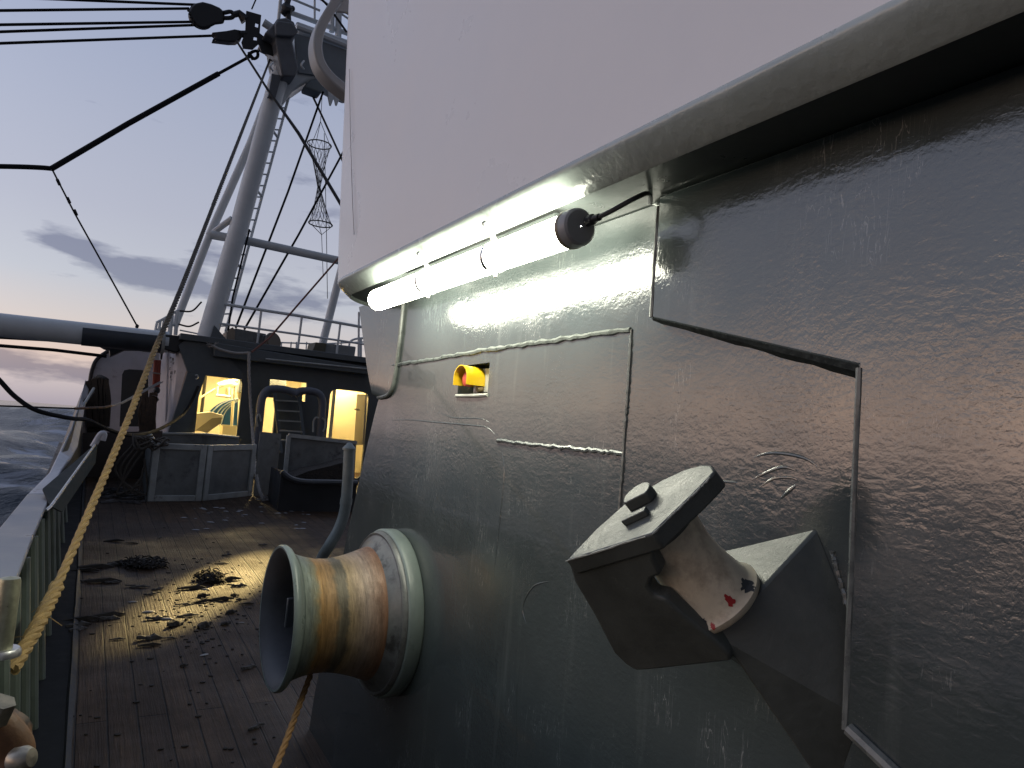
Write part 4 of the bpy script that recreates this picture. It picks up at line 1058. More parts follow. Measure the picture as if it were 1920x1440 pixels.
def rod(mb, a, b, r, n=8): return mb.tube([a, b], r, n)
def build_roof_items():
    Yr = 12.3
    t = thing('roof_railing', 'grey pipe railing with slim posts along the forward deckhouse roof', 'railing', oY(560, 640, Yr))
    part('top_rail', MB().tube([oY(418, 570, Yr), oY(560, 592, Yr), oY(700, 617, Yr)], .026, 8), M_MAST, t)
    part('mid_rail', MB().tube([oY(408, 606, Yr), oY(560, 627, Yr), oY(700, 648, Yr)], .019, 8), M_MAST, t)
    for a, b in (((490, 582), (482, 648)), ((566, 594), (557, 664)), ((638, 608), (630, 672)), ((673, 585), (672, 680))):
        part('post', MB().tube([oY(*a, Yr), oY(*b, Yr)], .020, 8), M_MAST, t)
    t = thing('far_railing', 'thin low railing further forward, seen behind the roof boxes', 'railing', oY(560, 650, 15))
    part('top_rail', MB().tube([oY(518, 642, 15), oY(600, 645, 15), oY(700, 640, 15)], .016, 6), M_MAST, t)
    for x in (528, 546, 556, 575, 600, 640):
        part('post', MB().tube([oY(x, 641, 15), oY(x - 2, 668, 15)], .014, 6), M_MAST, t)
    t = thing('port_railing', 'short white railing on the roof corner beside the boom heel', 'railing', oY(315, 610, 12.4))
    for x, y0, y1, r in ((294, 606, 626, .02), (301, 600, 626, .02), (308, 598, 626, .02), (322, 586, 628, .035), (333, 582, 628, .03)):
        part('post', MB().tube([oY(x, y0, 12.4), oY(x - 4, y1, 12.4)], r, 8), M_MAST, t)
    part('top_rail', MB().tube([oY(293, 605, 12.4), oY(308, 597, 12.4), oY(335, 581, 12.4)], .02, 8), M_MAST, t)
    part('mid_rail', MB().tube([oY(294, 618, 12.4), oY(335, 606, 12.4)], .016, 8), M_MAST, t)
    for (a, b, c) in (((337, 583), (360, 583), (378, 566)), ((335, 608), (355, 612), (373, 604))):
        o = tag(part('slack_chain', MB().tube(spline([oY(*a, 12.4), oY(*b, 12.4), oY(*c, 12.4)], 6), .014, 6), M_WIRE, loc=oY(*a, 12.4)), 'slack dark chain between port railing and mast, ' + ('upper one' if a[1] < 600 else 'lower one'), 'chain', 'slack chains beside the mast')
    part('bottom_rail', MB().tube([oY(337, 619, 12.4), oY(372, 626, 12.4)], .012, 6), M_MAST, t)
    t = thing('vent_box', 'grey vent box with a pale wooden end on the forward roof', 'vent', oY(460, 645, 12.5))
    part('box', MB().prism([oY(440, 615, 12.4), oY(500, 626, 12.4), oY(497, 655, 12.4), oY(436, 645, 12.4)], (0, .5, 0)), M_CRATE, t, bevel=.02)
    part('end_board', MB().prism([oY(432, 616, 12.38), oY(437, 613, 12.38), oY(441, 620, 12.38), oY(440, 642, 12.38), (oY(427, 643, 12.38)), oY(426, 622, 12.38)], (0, .5, 0)), M_WOODP, t, bevel=.01)
    t = thing('round_hatch', 'dark round hatch lid tilted against the vent box', 'hatch', oY(508, 655, 12.3))
    part('lid', MB().lathe([(.001, 0), (.15, 0), (.165, .02), (.165, .06), (.15, .08), (.001, .08)], oY(508, 642, 12.25), (.55, -.8, .1), 24), mat('hatch_brown', (.10, .085, .065), .5, var=.25), t)
    part('body', MB().prism([oY(492, 628, 12.35), oY(512, 629, 12.35), oY(510, 657, 12.35), oY(490, 655, 12.35)], (0, .4, 0)), M_CRATE, t, bevel=.02)
    t = thing('grey_locker', 'grey locker standing on the roof at the foot of the slim post', 'locker', oY(640, 670, 12.5))
    part('case', MB().prism([oY(612, 643, 12.4), oY(668, 650, 12.4), oY(664, 677, 12.4), oY(606, 668, 12.4)], (0, .5, 0)), mat('locker_grey', (.22, .24, .25), .5, var=.1), t, bevel=.02)
    tag(part('tarp_bundle', MB().prism([oY(590, 642, 12.35), oY(610, 644, 12.35), oY(608, 667, 12.35), oY(585, 664, 12.35)], (0, .4, 0)).jitter(.02), mat('tarp', (.10, .095, .07), .8, var=.3), loc=oY(598, 660, 12.35)), 'brown tarp bundle left of the grey roof locker', 'bundle')
    t = thing('bent_handrail', 'small bent grey handrail at the far end of the roof', 'handrail', oY(668, 650, 13))
    part('rail', MB().tube(spline([oY(654, 668, 13), oY(655, 645, 13), oY(662, 637, 13), oY(680, 634, 13), oY(695, 637, 13)], 4), .02, 8), M_MAST, t)
    part('post', MB().tube([oY(676, 634, 13), oY(676, 672, 13)], .03, 8), M_MAST, t)
build_roof_items()

# ------------------------------------------------------------------ mast, gallows, ladder
YM = 12.4
def build_mast():
    t = thing('mast', 'tall pale grey raked mast leg with braces rising from the forward deckhouse', 'mast', oY(388, 630, YM))
    def m(x, y, dy=0): return oY(x, y, YM + dy)
    part('leg', MB().tube([m(386, 640), m(398, 600), m(450, 420), m(512, 185), m(528, 130)], [.155, .155, .150, .152, .158], 24), M_MAST, t)
    part('brace', MB().tube([m(327, 612, .3), m(393, 441, .3)], .062, 12), M_MAST, t)
    part('brace', MB().tube([m(393, 441, .3), m(470, 268, .3), m(515, 150, .3)], .068, 12), M_MAST, t)
    part('strut', MB().tube([m(393, 441, .3), m(435, 410, 0)], .052, 10), M_MAST, t)
    part('crossbar', MB().tube([m(395, 440, .2), m(470, 453, .1), m(660, 494, .1)], .072, 12), M_MAST, t)
    part('post', MB().tube([m(652, 440, .2), m(640, 505, .2), m(606, 640, .2), m(603, 660, .2)], .070, 12), M_MAST, t)
    part('post_cap', MB().tube([m(636, 492, .1), m(655, 489, .1)], .09, 12), M_MAST, t)
    part('heel', MB().prism([m(395, 632, -.2), m(402, 610, -.2), m(428, 640, -.2), m(422, 652, -.2)], (0, .4, 0)), M_HOUSE, t)
    # head
    hd = mat('mast_head_paint', (.115, .125, .14), .5, var=.2)
    part('head_block', MB().prism([m(x, y, -.35) for x, y in ((515, 42), (520, 34), (536, 32), (552, 40), (558, 58), (549, 78), (560, 130), (553, 144), (530, 143), (520, 100), (516, 72), (496, 62), (510, 46))], (0, .7, 0)), hd, t, bevel=.03)
    part('head_flange', MB().prism([m(x, y, -.42) for x, y in ((516, 44), (520, 38), (548, 42), (560, 58), (550, 68), (517, 66))], (0, .84, 0)), hd, t, bevel=.02)
    part('leg_plate', MB().prism([m(x, y, -.24) for x, y in ((510, 138), (528, 142), (517, 182), (503, 180))], (0, .1, 0)), hd, t)
    beam = [(556, 38), (600, 54), (660, 76), (660, 178), (630, 165), (600, 148), (580, 150), (548, 172), (535, 190), (524, 200), (530, 150), (556, 130)]
    part('beam', MB().prism([m(x, y, .0) for x, y in beam], (0, .5, 0)), M_MAST, t, bevel=.04)
    part('beam_under', MB().prism([m(x, y, -.06) for x, y in ((552, 62), (600, 76), (660, 98), (660, 176), (628, 160), (590, 140), (560, 136))], (0, .05, 0)), mat('beam_web', (.20, .225, .245), .5, var=.1), t)
    part('beam_lip', MB().tube([m(556, 50, -.1), m(600, 66, -.1), m(660, 90, -.1)], .055, 8), M_MAST, t)
    part('lamp_pod', MB().prism([m(x, y, -.15) for x, y in ((573, 158), (580, 150), (600, 148), (615, 156), (607, 168), (602, 175), (572, 164))], (0, .3, 0)), mat('pod', (.16, .19, .20), .5), t, bevel=.03)
    for x in (621, 632):
        part('lug', MB().prism([m(a_, b_, -.1) for a_, b_ in ((x - 5, 164), (x + 5, 168), (x + 5, 184), (x, 198), (x - 3, 197), (x - 6, 182))], (0, .04, 0)), M_MAST, t, bevel=.01)
    for x, y in ((512, 125), (570, 122)):
        part('eye', MB().tube(spline([m(x, y - 8, -.42), m(x - 5, y, -.46), m(x, y + 8, -.42)], 5), .016, 6), M_MAST, t)
    # outrigger bracket to port with square holes
    br = [(462, 20), (490, 28), (487, 62), (497, 70), (516, 78), (512, 104), (490, 96), (485, 82), (474, 92), (456, 90), (453, 78), (460, 60)]
    hs = [[(479, 42), (485, 44), (484, 52), (478, 50)], [(476, 68), (482, 69), (482, 76), (475, 75)]]
    part('bracket', MB().holed([m(x, y, -.1) for x, y in br], [[m(x, y, -.1) for x, y in h] for h in hs], (0, .035, 0)), M_BLACK, t)
    part('bracket_arm', MB().tube([m(494, 42, .1), m(520, 60, .1)], .07, 8), M_MAST, t)
    # top works
    for a, b, r in (((536, -40), (541, 40), .05), ((551, -30), (534, 30), .03), ((530, -20), (543, 34), .02)):
        part('topmast', MB().tube([m(*a), m(*b)], r, 8), M_BLACK, t)
    part('top_cluster', MB().ball(m(538, 18), .10, (1, 1, 1.1), 2).jitter(.02).ball(m(532, 22), .06).ball(m(548, 16), .05), M_BLACK, t)
    rl = [((538, -6), (600, 20)), ((540, 22), (660, 66)), ((590, -30), (590, 40)), ((527, -10), (522, 40)), ((636, -40), (634, 80)), ((624, -40), (622, 60)), ((560, -30), (660, 40))]
    for k, (a, b) in enumerate(rl):
        part('top_rail', MB().tube([m(*a, .2), m(*b, .2)], (.022, .045, .02, .03, .06, .05, .02)[k], 8), M_MAST, t)
    part('radar_box', MB().prism([m(600, 62, .1), m(628, 66, .1), m(640, 84, .1), m(606, 76, .1)], (0, .3, 0)), M_MAST, t, bevel=.02)
    # ladder
    l = thing('mast_ladder', 'thin grey ladder running up behind the raked mast leg', 'ladder', m(425, 610))
    a0, a1 = m(423, 622, .3), m(544, 172, .3); off = m(400, 440, .3) - m(428, 440, .3); off = off * .62
    part('stile', MB().tube([a0, a1], .024, 6), M_MAST, l)
    part('stile', MB().tube([a0 + off, a1 + off], .024, 6), M_MAST, l)
    for k in range(21):
        p = a0.lerp(a1, (k + .5) / 21)
        part('rung', MB().tube([p, p + off], .014, 6), M_MAST, l)
    for k in (.25, .55, .8):
        p = a0.lerp(a1, k); part('standoff', MB().tube([p, p + off + Vector((-.05, -.2, .12))], .022, 6), M_MAST, l)
build_mast()

def build_rigging():
    Yg = 12.35
    def g(x, y, Y=Yg): return oY(x, y, Y)
    # big pulley block
    t = thing('pulley_block', 'large dark teardrop pulley block hung beside the mast head', 'pulley block', g(390, 28))
    out = [(354, 22), (358, 12), (366, 5), (380, 2), (396, 6), (412, 13), (419, 19), (423, 31), (420, 43), (404, 45), (392, 51), (380, 53), (370, 49), (361, 38), (356, 30)]
    sh = part('cheek', MB().prism([g(x, y) for x, y in out], (0, .06, 0)), M_BLACK, t, bevel=.03)
    part('cheek', MB().prism([g(x, y, Yg + .22) for x, y in out], (0, .06, 0)), M_BLACK, t, bevel=.03)
    part('sheave', MB().lathe([(.001, 0), (.19, 0), (.17, .06), (.19, .12), (.001, .12)], g(378, 28, Yg + .08), (0, 1, 0), 24), M_BLACK, t)
    for k in range(5):
        part('bolt', MB().ball(g(353 + k * 2.2, 20 + k * 6.2), .022, (1, 1, 1), 1), M_BLACK, t)
    part('link', MB().tube(spline([g(x, y) for x, y in ((420, 24), (432, 22), (438, 27), (434, 33), (420, 34))], 5), .035, 8), M_BLACK, t)
    part('shank', MB().tube([g(436, 28), g(448, 25), g(460, 38)], [.05, .06, .09], 10), M_BLACK, t)
    t = thing('slim_block', 'slim dark pulley block below the big teardrop one', 'pulley block', g(425, 68))
    part('cheek', MB().prism([g(x, y) for x, y in ((397, 60), (425, 57), (440, 54), (452, 56), (456, 62), (453, 72), (444, 78), (430, 78), (398, 74), (405, 67))], (0, .16, 0)), M_BLACK, t, bevel=.02)
    part('pin', MB().ball(g(405, 77), .025, (1, 1, 1), 1), M_BLACK, t)
    part('swivel', MB().tube([g(450, 64), g(462, 64)], .06, 8), M_BLACK, t)
    # falls running out to the boom end, off to port
    def wire(name, label, pts, r, group=None, m=M_WIRE, cat='wire rope'):
        P = [Vector(p) for p in pts]
        return tag(part(name, MB().tube(P, r, 7), m, loc=P[0]), label, cat, group)
    for k, (a, b) in enumerate((((368, 9), (-300, -18)), ((355, 16), (-300, 23)), ((360, 41), (-300, 51)), ((366, 47), (-300, 70)), ((398, 67), (-300, 92)))):
        lab = ('topmost wire of the fan running to port from the big pulley block', 'second wire down of the fan leaving the big pulley block', 'third wire down of the fan leaving the big pulley block',
               'fourth wire down, lowest of those on the big pulley block', 'single wire running to port from the slim pulley block')[k]
        wire('fall_wire', lab, [g(*a, Yg + .15), g(*b, Yg + .15)], .021, 'wires running out to port from the pulley blocks')
    # heavy pendant with knuckle
    t = thing('topping_pendant', 'heavy black pendant bending at a knuckle from the mast head to port', 'wire rope', g(97, 316))
    part('upper_leg', MB().tube([g(472, 104), g(408, 139)], .026, 8), M_WIRE, t)
    part('sleeve', MB().tube([g(410, 138), g(240, 232), g(97, 316)], .042, 10), M_WIRE, t)
    part('outer_leg', MB().tube(spline([g(97, 316), g(70, 314), g(0, 312), g(-300, 308)], 4), .036, 10), M_WIRE, t)
    part('shackle', MB().tube(spline([g(464, 107), g(472, 98), g(482, 96), (g(483, 106)), g(476, 110), g(470, 104)], 5), .026, 8), M_WIRE, t)
    part('shackle_pin', MB().tube([g(466, 98), g(474, 112)], .024, 8), M_WIRE, t)
    t = thing('trip_line', 'thin black line dropping from the pendant knuckle to the boom', 'line', g(98, 318))
    part('line', MB().tube([g(98, 318), g(140, 400), g(200, 508), g(258, 613)], .0125, 6), M_WIRE, t)
    for x, y in ((109, 340), (128, 374), (141, 397)):
        part('splice', MB().tube([g(x - 2, y - 4), g(x + 3, y + 7)], .022, 6), M_WIRE, t)
    part('end_shackle', MB().ball(g(257, 612), .03, (1, 1, 1.3), 1), M_WIRE, t)
    # boom
    t = thing('cargo_boom', 'thick pale blue boom swung out to port, its inner half sleeved dark', 'boom', g(300, 635))
    A, B = g(315, 642, 12.1), g(-420, 566, 12.1)
    part('spar', MB().tube([A, B], [.165, .168], 28), M_MAST, t)
    d = (B - A).normalized()
    s0, s1 = A.lerp(B, .02), A.lerp(B, .26)
    u = d.cross(Vector((0, 0, 1))).normalized(); w = u.cross(d).normalized()
    # dark chafing half-shell under the inner half
    rings = []
    for p in (s0, s1):
        rings.append([p + (u * math.cos(a_) + w * math.sin(a_)) * .176 for a_ in np.linspace(R(-205), R(25), 19)])
    part('chafe_shell', MB().loft(rings, closed=False), mat('chafe_paint', (.045, .055, .07), .45, var=.2), t)
    part('collar', MB().tube([A.lerp(B, .012), A.lerp(B, .022)], .19, 24), M_FRAME, t)
    part('heel_fitting', MB().prism([g(x, y, 11.95) for x, y in ((303, 626), (345, 630), (347, 652), (330, 662), (308, 655), (304, 650))], (0, .3, 0)), M_BLACK, t, bevel=.02)
    t = thing('boom_cradle', 'dark cradle and tangled gear under the boom above the whaleback arch', 'cradle', g(240, 655, 12.8))
    part('saddle', MB().prism([g(x, y, 12.6) for x, y in ((178, 641), (205, 644), (300, 648), (300, 655), (235, 655), (207, 668), (205, 655), (195, 652))], (0, .4, 0)), M_BLACK, t, bevel=.01)
    part('gear', MB().tube(spline([g(130, 641, 12.5), g(150, 639, 12.5), g(178, 644, 12.5), g(192, 651, 12.5)], 5), .02, 6), M_BLACK, t)
    part('bar', MB().tube([g(267, 657, 12.4), g(282, 658, 12.4)], .025, 8), M_STEEL, t)
    wire('under_wire', 'black wire close under the boom, upper of the pair', [g(200, 648, 12.3), g(100, 638, 12.3), g(-300, 616, 12.3)], .024, 'wires under the boom')
    wire('under_wire', 'black wire below the boom ending at the arch, lower of the pair', [g(200, 668, 12.6), g(100, 656, 12.6), g(-300, 624, 12.6)], .026, 'wires under the boom')
    # stays
    st = 'thin stays crossing behind the mast'
    wire('stay', 'grey stay crossing in front of the mast leg down to the white screen', [g(443, 76, 12.1), g(500, 165, 12.1), g(560, 250, 12.1), g(642, 388, 12.1), g(700, 478, 12.1)], [.018, .02, .03, .03, .03], st, M_DGREY)
    wire('stay', 'dark stay falling from the lamp pod to the vent box, left of the pair', [g(606, 172, 12.5), g(540, 360, 12.5), g(442, 615, 12.5)], .019, st)
    wire('stay', 'dark stay from the white screen down past the basket to the vent box', [g(700, 185, 12.5), g(642, 288, 12.5), g(560, 440, 12.5), g(458, 618, 12.5)], .019, st)
    wire('stay', 'stay dropping from the mast head lugs behind the white screen', [g(572, 150, 12.5), g(605, 220, 12.5), g(660, 340, 12.5)], .019, st, M_DGREY)
    wire('stay', 'black wire hugging the lower mast leg beside the ladder', [g(468, 430, 12.4), g(436, 560, 12.4), g(428, 620, 12.4)], .016, st)
    wire('halyard', 'hair-thin halyard hanging beside the black basket', [g(608, 250, 12.6), g(612, 430, 12.6), g(614, 560, 12.6)], .006)
    wire('stay', 'short dark stay slanting over the top rail beside the guard', [g(600, -5, 12), g(616, 12, 12), g(650, 60, 12)], .02, st)
    wire('antenna_wire', 'thin wire rising from the eye on top of the port bracket', [g(472, 17), g(488, -20)], .012)
    # reddish + grey rope hanging over the roof edge down to the deck
    t = thing('hanging_rope', 'grey rope hanging from the roof edge to the deck, reddish at its upper stay', 'rope', oY(470, 700, 11.55))
    part('red_run', MB().tube([g(660, 455, 11.9), g(560, 570, 11.8), g(505, 634, 11.7), oY(472, 660, 11.6)], .016, 7), M_REDROPE, t)
    part('side_run', MB().tube(spline([oY(398, 648, 11.6), oY(412, 655, 11.6), oY(440, 662, 11.6), oY(468, 662, 11.6)], 5), .022, 7), M_ROPE3, t)
    mb = MB(); twisted(mb, spline([oY(467, 660, 11.55), oY(467, 700, 11.5), oY(470, 760, 11.45), oY(475, 830, 11.0), oY(478, 870, 10.4), oY(485, 915, 9.9), oY(494, 936, 9.75)], 8), .024, .25, 3, step=.05, n=6)
    part('long_run', mb, M_ROPE3, t)
    mb = MB()
    for k in range(14):
        p = oY(396 + random.uniform(-2, 8), 646 + random.uniform(-1, 5), 11.58); mb.tube([p, p + Vector((random.uniform(-.09, .05), random.uniform(-.03, .03), random.uniform(-.02, .05)))], .006, 4)
    for k in range(12):
        p = oD(498 + random.uniform(-8, 6), 938 + random.uniform(-5, 5)) + Vector((0, 0, .03)); mb.tube([p, p + Vector((random.uniform(-.12, .12), random.uniform(-.06, .06), random.uniform(-.02, .02)))], .012, 4)
    part('frayed_end', mb, M_ROPE3, t)['kind'] = 'stuff'
    # black cable and thin line across the waist
    wire('slack_cable', 'slack black cable looping across in front of the white porch', spline([oY(-120, 560, 8.4), oY(-40, 670, 8.4), oY(0, 714, 8.4), oY(30, 745, 8.4), oY(70, 770, 8.4), oY(130, 784, 8.6), oY(165, 788, 9), oY(205, 806, 9.6), oY(245, 816, 10), oY(290, 808, 10.8), oY(330, 787, 11.4), oY(352, 765, 11.7), oY(372, 724, 11.75)], 6), .023, None, M_WIRE, 'cable')
    t = thing('guy_line', 'thin line stretched level across the waist, turning pale at its inboard end', 'line', oY(100, 763, 10))
    part('outer_run', MB().tube([oY(-300, 752, 10), oY(0, 761, 10), oY(140, 766, 10)], .010, 6), M_WIRE, t)
    part('rusty_run', MB().tube([oY(140, 766, 10), oY(195, 764, 10.3), oY(208, 761, 10.5)], .016, 6), M_RUST, t)
    part('tail', MB().tube([oY(208, 761, 10.5), oY(228, 755, 10.8), oY(300, 716, 12)], .012, 6), M_ROPE3, t)
    part('tail', MB().tube([oY(228, 757, 10.8), oY(305, 716, 12)], .010, 6), M_ROPE3, t)
    # hourglass basket
    t = thing('fishing_signal', 'black mesh hourglass basket hanging on a line beside the mast', 'signal shape', g(600, 350, 12.6))
    def ring(cx, cy, rx, Y=12.6): return g(cx, cy, Y), rx / FPX * 13.2
    (cT, rT), (cN, rN), (cB, rB) = ring(599, 271, 21), ring(598, 351, 2.5), ring(601, 420, 21)
    def net(c0, r0, c1, r1, nm):
        mb = MB(); n = 15; k = 9
        ax = (c1 - c0)
        def P(a_, s): 
            rr = lerp(r0, r1, s ** .75) ; return c0 + ax * s + Vector((math.cos(a_) * rr, math.sin(a_) * rr, 0))
        for i in range(n):
            for sg in (1, -1):
                a0 = 2 * math.pi * i / n
                mb.tube([P(a0 + sg * 1.35 * s, s) for s in np.linspace(0, 1, 12)], .0036, 4, False)
        mb.tube([c0 + Vector((math.cos(a_) * r0, math.sin(a_) * r0, 0)) for a_ in np.linspace(0, 2 * math.pi, 25)], .011, 6, False)
        part(nm, mb, mat('basket_twine', (.07, .075, .08), .7), t)
    net(cT, rT, cN, rN, 'upper_cone'); net(cB, rB, cN, rN, 'lower_cone')
    mb = MB(); tp = g(601, 228, 12.6)
    for a_ in (0, 2.1, 4.2): mb.tube([tp, cT + Vector((math.cos(a_) * rT, math.sin(a_) * rT, 0))], .006, 4)
    mb.tube([tp, g(604, 180, 12.6)], .006, 4)
    bt = g(603, 440, 12.6)
    for a_ in (0, 2.1, 4.2): mb.tube([bt, cB + Vector((math.cos(a_) * rB, math.sin(a_) * rB, 0))], .006, 4)
    mb.tube([bt, g(606, 520, 12.6)], .006, 4)
    part('bridle', mb, M_WIRE, t)
build_rigging()

# ------------------------------------------------------------------ deck bins, stairs, tank
def build_bins():
    def dk(p, up=0.0): q = oD(*p); return Vector((q.x, q.y, dz(q.y) + up))
    t = thing('fish_pound', 'open grey deck bin made of framed panels, left of the stairs', 'deck bin', dk((380, 940)))
    P0, P1, P2 = dk((276, 941)), dk((379, 940)), dk((472, 930))
    H = .70
    def panel(a, b, nm, frame=.075):
        ta = oY(0, 0, 1)
        d = (b - a).normalized(); n = Vector((-d.y, d.x, 0)); up = Vector((0, 0, 1))
        hA, hB = a + up * H, b + up * H
        part(nm, MB().prism([a + n * .02, b + n * .02, hB + n * .02, hA + n * .02], n * .03), M_CRATE, t)
        for q0, q1 in ((a, hA), (b, hB)):
            sgn = 1 if q0 is a else -1
            part('frame_post', MB().prism([q0, q0 + d * frame * sgn, q1 + d * frame * sgn, q1], n * .055), M_FRAME, t, bevel=.008)
        for z in (0.0, H - frame):
            part('frame_rail', MB().prism([a + d * frame + up * z, b - d * frame + up * z, b - d * frame + up * (z + frame), a + d * frame + up * (z + frame)], n * .05), M_FRAME, t, bevel=.008)
        return hA, hB
    panel(P0, P1 - (P1 - P0).normalized() * .01, 'front_panel')
    panel(P1 + Vector((.01, .004, 0)), P2, 'front_panel')
    b0 = P0 + Vector((.1, 2.2, .05)); b2 = P2 + Vector((.0, 1.35, .04)); b1 = (P1 + Vector((.25, 2.2, .08)))
    for a, b in ((b0, b1), (b1, b2), (P0 + Vector((.02, .05, 0)), b0)):
        d = (b - a).normalized(); n = Vector((-d.y, d.x, 0))
        part('rear_panel', MB().prism([a, b, b + Vector((0, 0, H)), a + Vector((0, 0, H))], n * .04), M_CRATE, t)
        part('rear_rail', MB().tube([a + Vector((0, 0, H)), b + Vector((0, 0, H))], .022, 8), M_FRAME, t)
    part('latch', MB().tube([dk((297, 938), .09) + Vector((0, -.02, 0)), dk((298, 938), .42) + Vector((0, -.02, 0))], .013, 6), M_FRAME, t)
    part('corner_bolt', MB().lathe([(.02, 0), (.02, .012), (.001, .013)], P0 + Vector((.045, -.002, H - .04)), (0, -1, 0), 12), M_STEEL, t)
    # rope heap on the bin's left corner
    mb = MB(); r_ = random.Random(5)
    for k in range(9):
        p = P0 + Vector((r_.uniform(-.16, .12), r_.uniform(-.05, .1), H - .01)); pts = [p + Vector((r_.uniform(-.14, .12), r_.uniform(-.08, .08), r_.uniform(-.08, .10))) for _ in range(4)]
        mb.tube(spline(pts, 4), .012, 5)
    for k in range(4):
        mb.tube(spline([P0 + Vector((-.05 - .05 * k, 0, H)), P0 + Vector((-.22 - .05 * k, .05, H - .35)), P0 + Vector((-.32 + .1 * k, .05, H - .62)), P0 + Vector((-.08, .05, H - .5 + .1 * k))], 5), .013, 5)
    tag(part('rope_tangle', mb, mat('dull_rope', (.075, .066, .055), .85, var=.3, vscale=30), loc=P0 + Vector((0, 0, H))), 'tangle of old rope slung over the left corner of the deck bin', 'rope')
    # dark middle plate
    a, b = dk((474, 932)) + Vector((.03, .1, 0)), dk((531, 938)) + Vector((0, .5, 0))
    tag(part('dividing_plate', MB().prism([a, b, b + Vector((0, 0, .88)), a + Vector((0, 0, .88))], (0, .04, 0)), M_CRATE, loc=a), 'plain dark plate between the framed bin and the dark tank', 'plate')
    # right-hand framed board and tank
    t = thing('framed_board', 'large framed grey board standing behind the dark tank', 'board', oD(600, 950))
    Y = 9.9
    c = [oY(x, y, Y) for x, y in ((534, 892), (541, 816), (668, 830), (664, 905))]
    part('board', MB().prism(c, (0, .03, 0)), M_CRATE, t)
    def bar(p, q, w=.06):
        part('frame_bar', MB().tube([p + Vector((0, -.01, 0)), q + Vector((0, -.01, 0))], .036, 4), M_FRAME, t)
    bar(c[0], c[1]); bar(c[1], c[2])
    part('foot', MB().prism([oY(534, 892, Y + .04), oY(660, 905, Y + .04), oY(660, 960, Y + .04), oY(530, 950, Y + .04)], (0, .03, 0)), M_BLACK, t)
    t = thing('dark_tank', 'low dark tank with a rounded lip in front of the framed board', 'tank', oD(600, 955))
    Yt = 9.0
    lip = [oY(x, y, Yt) for x, y in ((528, 884), (545, 897), (570, 903), (610, 904), (670, 905))]
    base = [oD(528, 945), oD(560, 962), oD(600, 968), oD(640, 968), oD(690, 966)]
    base = [Vector((p.x, Yt + .02, dz(Yt))) for p in lip]
    part('shell', MB().loft([[p + Vector((0, .0, 0)) for p in lip], [p + Vector((.0, .02, -.1)) for p in lip], [Vector((p.x + .03, p.y, p.z - .005)) for p in base]], closed=False), M_BLACK, t)
    part('lip', MB().tube(spline(lip, 5), .035, 8), M_DGREY, t)
    part('side', MB().prism([lip[0], base[0], base[0] + Vector((.05, .8, .05)), lip[0] + Vector((.05, .8, 0))], (.03, 0, 0)), M_BLACK, t)
    mb = MB().prism([oY(x, y, Yt + .25) for x, y in ((545, 897), (580, 882), (620, 874), (660, 862), (660, 906), (560, 903))], (0, .5, 0)).jitter(.01)
    part('heap', mb, M_NET, t)
    # stairs with looped handrails
    t = thing('steep_stairs', 'dark steep stairs with two looped pipe handrails between the lit doorways', 'stairs', oY(550, 830, 11.5))
    Ys = 11.4
    def s(x, y, d=0): return oY(x, y, Ys + d)
    part('handrail', MB().tube(spline([s(480, 850), s(486, 790), s(490, 752), s(498, 735), s(512, 729), s(535, 731), s(549, 736), s(553, 740)], 6), .062, 12), M_RAILD, t)
    part('handrail', MB().tube(spline([s(552, 740), s(562, 734), s(580, 733), s(597, 738), s(604, 752), s(603, 780), s(598, 850)], 6), .062, 12), M_RAILD, t)
    for x in (515, 560):
        part('stringer', MB().prism([s(x - 3, 735, .3), s(x + 3, 736, .3), s(x + 16, 850, 0), s(x + 10, 850, 0)], (0, .05, 0)), M_HOUSE, t)
    for k, y in enumerate((749, 768, 787, 806, 824)):
        part('tread', MB().prism([s(517 + 2.4 * k, y, .25 - .05 * k), s(559 + 2.6 * k, y + 2.5, .25 - .05 * k), s(560 + 2.6 * k, y + 5, .25 - .05 * k), s(517 + 2.4 * k, y + 2.6, .25 - .05 * k)], (0, .2, 0)), M_FRAME, t)
    part('back_plate', MB().prism([s(518, 736, .5), s(562, 738, .5), s(580, 850, .5), s(530, 850, .5)], (0, .03, 0)), M_HOUSE, t)
    for pts in (((483, 800), (481, 785), (486, 777), (489, 790)), ((587, 810), (588, 790), (592, 783), (598, 784)), ((604, 784), (610, 790), (609, 803), (605, 809))):
        part('grab_loop', MB().tube(spline([s(*p, -.08) for p in pts], 4), .014, 6), M_FRAME, t)
    # standpipe by the wall end
    t = thing('standpipe', 'grey-green vent pipe with a conical cap rising past the deckhouse corner', 'vent pipe', oD(600, 1048))
    Yp = 6.4
    part('pipe', MB().tube(spline([oY(655, 838, Yp), oY(652, 900, Yp), oY(647, 955, Yp), oY(636, 990, Yp), oY(618, 1022, Yp), oY(604, 1045, Yp + .05), oY(598, 1066, Yp + .05)], 6), .050, 16), M_PIPE, t)
    part('cap', MB().lathe([(.062, -.03), (.062, -.012), (.02, .035), (.002, .04)], oY(655, 838, Yp), (0, 0, 1), 20), M_PIPE, t)
    part('lower_band', MB().lathe([(.055, -.03), (.055, .03)], oY(649, 940, Yp), (0.05, 0, 1), 16), M_PIPE, t)
M_RAILD = mat('handrail_paint', (.085, .098, .125), .42, var=.15)
M_PIPE = mat('pipe_paint', (.20, .235, .22), .42, var=.18, vscale=8)
build_bins()

